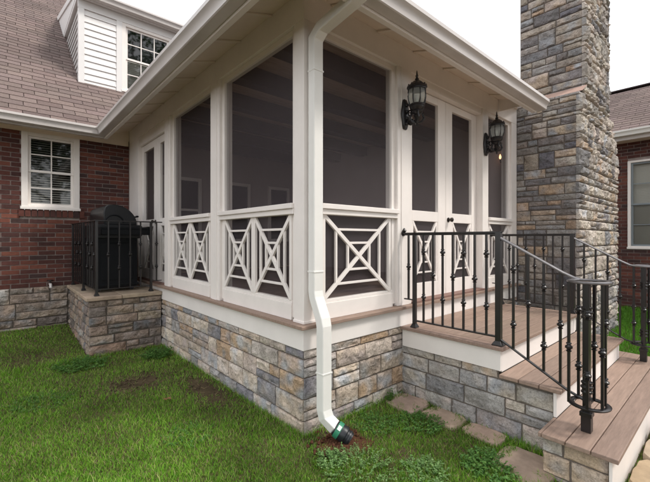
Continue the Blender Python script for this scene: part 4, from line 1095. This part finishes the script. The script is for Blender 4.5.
weed(.80, -.42, .22, 200, PAL2, 'bright green clover patch near the inside corner flagstone', hmax=.06, leaf=.015, seed=3)
weed(.52, -.22, .20, 160, PAL2, 'low clover patch against the front foundation wall', hmax=.05, leaf=.014, seed=4)
weed(.70, -1.02, .20, 200, PAL2, 'dark green weed clump beside the landing wall flagstones', hmax=.07, leaf=.018, seed=5)
weed(.42, -1.28, .20, 190, PAL2, 'leafy weed patch in the lawn near the bottom step', hmax=.06, leaf=.018, seed=6)
weed(-.22, 2.55, .20, 150, PAL2, 'leafy weed clump at the foot of the side foundation near the stone platform', hmax=.12, leaf=.022, seed=7)
weed(-.95, 2.75, .30, 190, PAL2, 'wide weed patch in front of the stone grill platform', hmax=.09, leaf=.022, seed=8)
weed(.93, -.03, .07, 40, PAL2, 'tuft of green growing where the foundation meets the landing', hmax=.10, leaf=.016, seed=9)
weed(.30, -.80, .18, 120, PAL1, 'grey green weed in the middle of the front lawn', hmax=.06, leaf=.017, seed=10)

weed(-1.35, 1.9, .28, 150, PAL2, 'dark clover patch in the open lawn left of the bare soil', hmax=.045, leaf=.014, seed=11)
weed(-.62, .55, .20, 90, PAL2, 'thin clover patch in the lawn beside the long foundation wall', hmax=.04, leaf=.013, seed=12)
weed(-2.0, 3.6, .34, 160, PAL2, 'broad weed patch in front of the old stone foundation', hmax=.07, leaf=.022, seed=13)

# fallen dry leaves on the lawn
r = random.Random(4)
for k, (x, y, lb) in enumerate(((-.20,-.86,'curled brown dry leaf lying at the near edge of the pale weed'), (.10,-1.02,'dry tan leaf on the lawn in front of the downspout'), (-.55,1.2,'small brown dry leaf beside the bare soil patch'))):
    mb = MB(); z = ground_z(x, y) + .02; a = r.uniform(0, 6); vs = [(x, y, z)]
    for j in range(9):
        b = a + j*.698; q = .028*(1 + .35*math.cos(2*(b-a))); vs.append((x+q*math.cos(b), y+q*math.sin(b), z+.008*math.sin(3*b)+.004))
    mb.add(vs, [(0, j+1, (j+1)%9+1) for j in range(9)], (.30,.17,.08)); tag(build('dry_leaf', mb, 'leaf', cols=True, origin=(x,y,z)), lb, 'leaf', 'fallen leaves on the lawn')

# ================================================================== trees across the yard (reflected in the window panes)
def tree(x, y, h, seed, label):
    r = random.Random(seed); t = thing('leafy_tree', label, 'tree', (x, y, -.85), 'trees across the back yard')
    mb = MB(); tips = []
    mb.tube([(x, y, -.9), (x+.1, y, h*.25), (x-.05, y+.1, h*.5), (x, y, h*.8)], [.30, .22, .15, .05], 9)
    for k in range(14):
        z0 = h * r.uniform(.22, .7); a = r.uniform(0, 6.28); l = h * r.uniform(.18, .34) * (1.15 - z0/h)*1.6
        p1 = (x + l*.5*math.cos(a), y + l*.5*math.sin(a), z0 + l*.25); p2 = (x + l*math.cos(a), y + l*math.sin(a), z0 + l*.45)
        mb.tube([(x, y, z0), p1, p2], [.09, .06, .02], 6); tips += [p1, p2]
    build('trunk', mb, 'bark', t, smooth=50)
    tips.append((x, y, h*.85)); mb = MB()
    for k in range(7500):
        c = Vector(r.choice(tips)) + Vector((r.gauss(0, .75), r.gauss(0, .75), r.gauss(.2, .7)))
        d = Vector((r.gauss(0, 1), r.gauss(0, 1), r.gauss(0, .6))).normalized(); e = d.orthogonal().normalized(); q = r.uniform(.10, .19)
        mb.add([c - d*q, c + e*q*.55, c + d*q, c - e*q*.55], [(0,1,2,3)], jit((.05,.10,.025), .4, r))
    build('crown', mb, 'leaf', t, cols=True)
tree(5.6, -16, 18.5, 1, 'tall leafy tree across the yard, reflected in the dormer window')
tree(1.0, -17, 12.5, 2, 'leafy tree across the yard behind the photographer')
tree(-4.2, -15, 11, 3, 'broad leafy tree at the left across the yard')
tree(9.8, -17.5, 12, 4, 'leafy tree across the yard toward the right')

# ================================================================== light, sky, camera
w = bpy.data.worlds.new('World'); scene.world = w; w.use_nodes = True; nt = w.node_tree
bg = nt.nodes['Background']; sky = nt.nodes.new('ShaderNodeTexSky'); sky.sky_type = 'NISHITA'; sky.sun_disc = False
SUN = Vector((.45, -.62, .95)).normalized()      # towards the sun
el = math.asin(SUN.z); az = math.atan2(SUN.x, SUN.y)
sky.sun_elevation = el; sky.sun_rotation = az; sky.air_density = 1.0; sky.dust_density = 3.0; sky.ozone_density = 1.0
tc = nt.nodes.new('ShaderNodeTexCoord'); mp = nt.nodes.new('ShaderNodeMapping'); mp.inputs['Scale'].default_value = (1, 1, 2.5)
no = nt.nodes.new('ShaderNodeTexNoise'); no.inputs['Scale'].default_value = 1.6; no.inputs['Detail'].default_value = 5
nt.links.new(tc.outputs['Generated'], mp.inputs['Vector']); nt.links.new(mp.outputs['Vector'], no.inputs['Vector'])
cr = nt.nodes.new('ShaderNodeMapRange'); cr.inputs['From Min'].default_value = .35; cr.inputs['From Max'].default_value = .7
cr.inputs['To Min'].default_value = 7.6; cr.inputs['To Max'].default_value = 9.2; nt.links.new(no.outputs['Fac'], cr.inputs['Value'])
cv = nt.nodes.new('ShaderNodeVectorMath'); cv.operation = 'SCALE'; cv.inputs[0].default_value = (.985, .99, 1.0); nt.links.new(cr.outputs[0], cv.inputs['Scale'])
mx = nt.nodes.new('ShaderNodeMix'); mx.data_type = 'RGBA'; mx.inputs['Factor'].default_value = .88
nt.links.new(sky.outputs['Color'], mx.inputs['A']); nt.links.new(cv.outputs['Vector'], mx.inputs['B'])
nt.links.new(mx.outputs['Result'], bg.inputs['Color']); bg.inputs['Strength'].default_value = .115
sl_ = bpy.data.lights.new('sun', 'SUN'); sl_.energy = 1.5; sl_.angle = R(11); sl_.color = (1, .95, .88)
so = bpy.data.objects.new('sun', sl_); col.objects.link(so); so.rotation_euler = SUN.to_track_quat('Z', 'Y').to_euler(); so.location = (5, -5, 9)

cam = bpy.data.cameras.new('camera'); co = bpy.data.objects.new('camera', cam); col.objects.link(co)
co.location = (camx, camy, .6171); co.rotation_euler = (R(90), 0, yaw - R(90))
cam.sensor_width = 36; cam.lens = 369.66 / 650 * 36; cam.shift_y = -2.4 / 650; cam.clip_start = .05; cam.clip_end = 600
scene.camera = co
vs_ = scene.view_settings; vs_.view_transform = 'Standard'; vs_.look = 'None'; vs_.gamma = 1; vs_.exposure = .88; vs_.use_curve_mapping = False
scene.render.engine = 'CYCLES'; scene.cycles.max_bounces = 8; scene.cycles.transparent_max_bounces = 12; scene.cycles.use_denoising = True
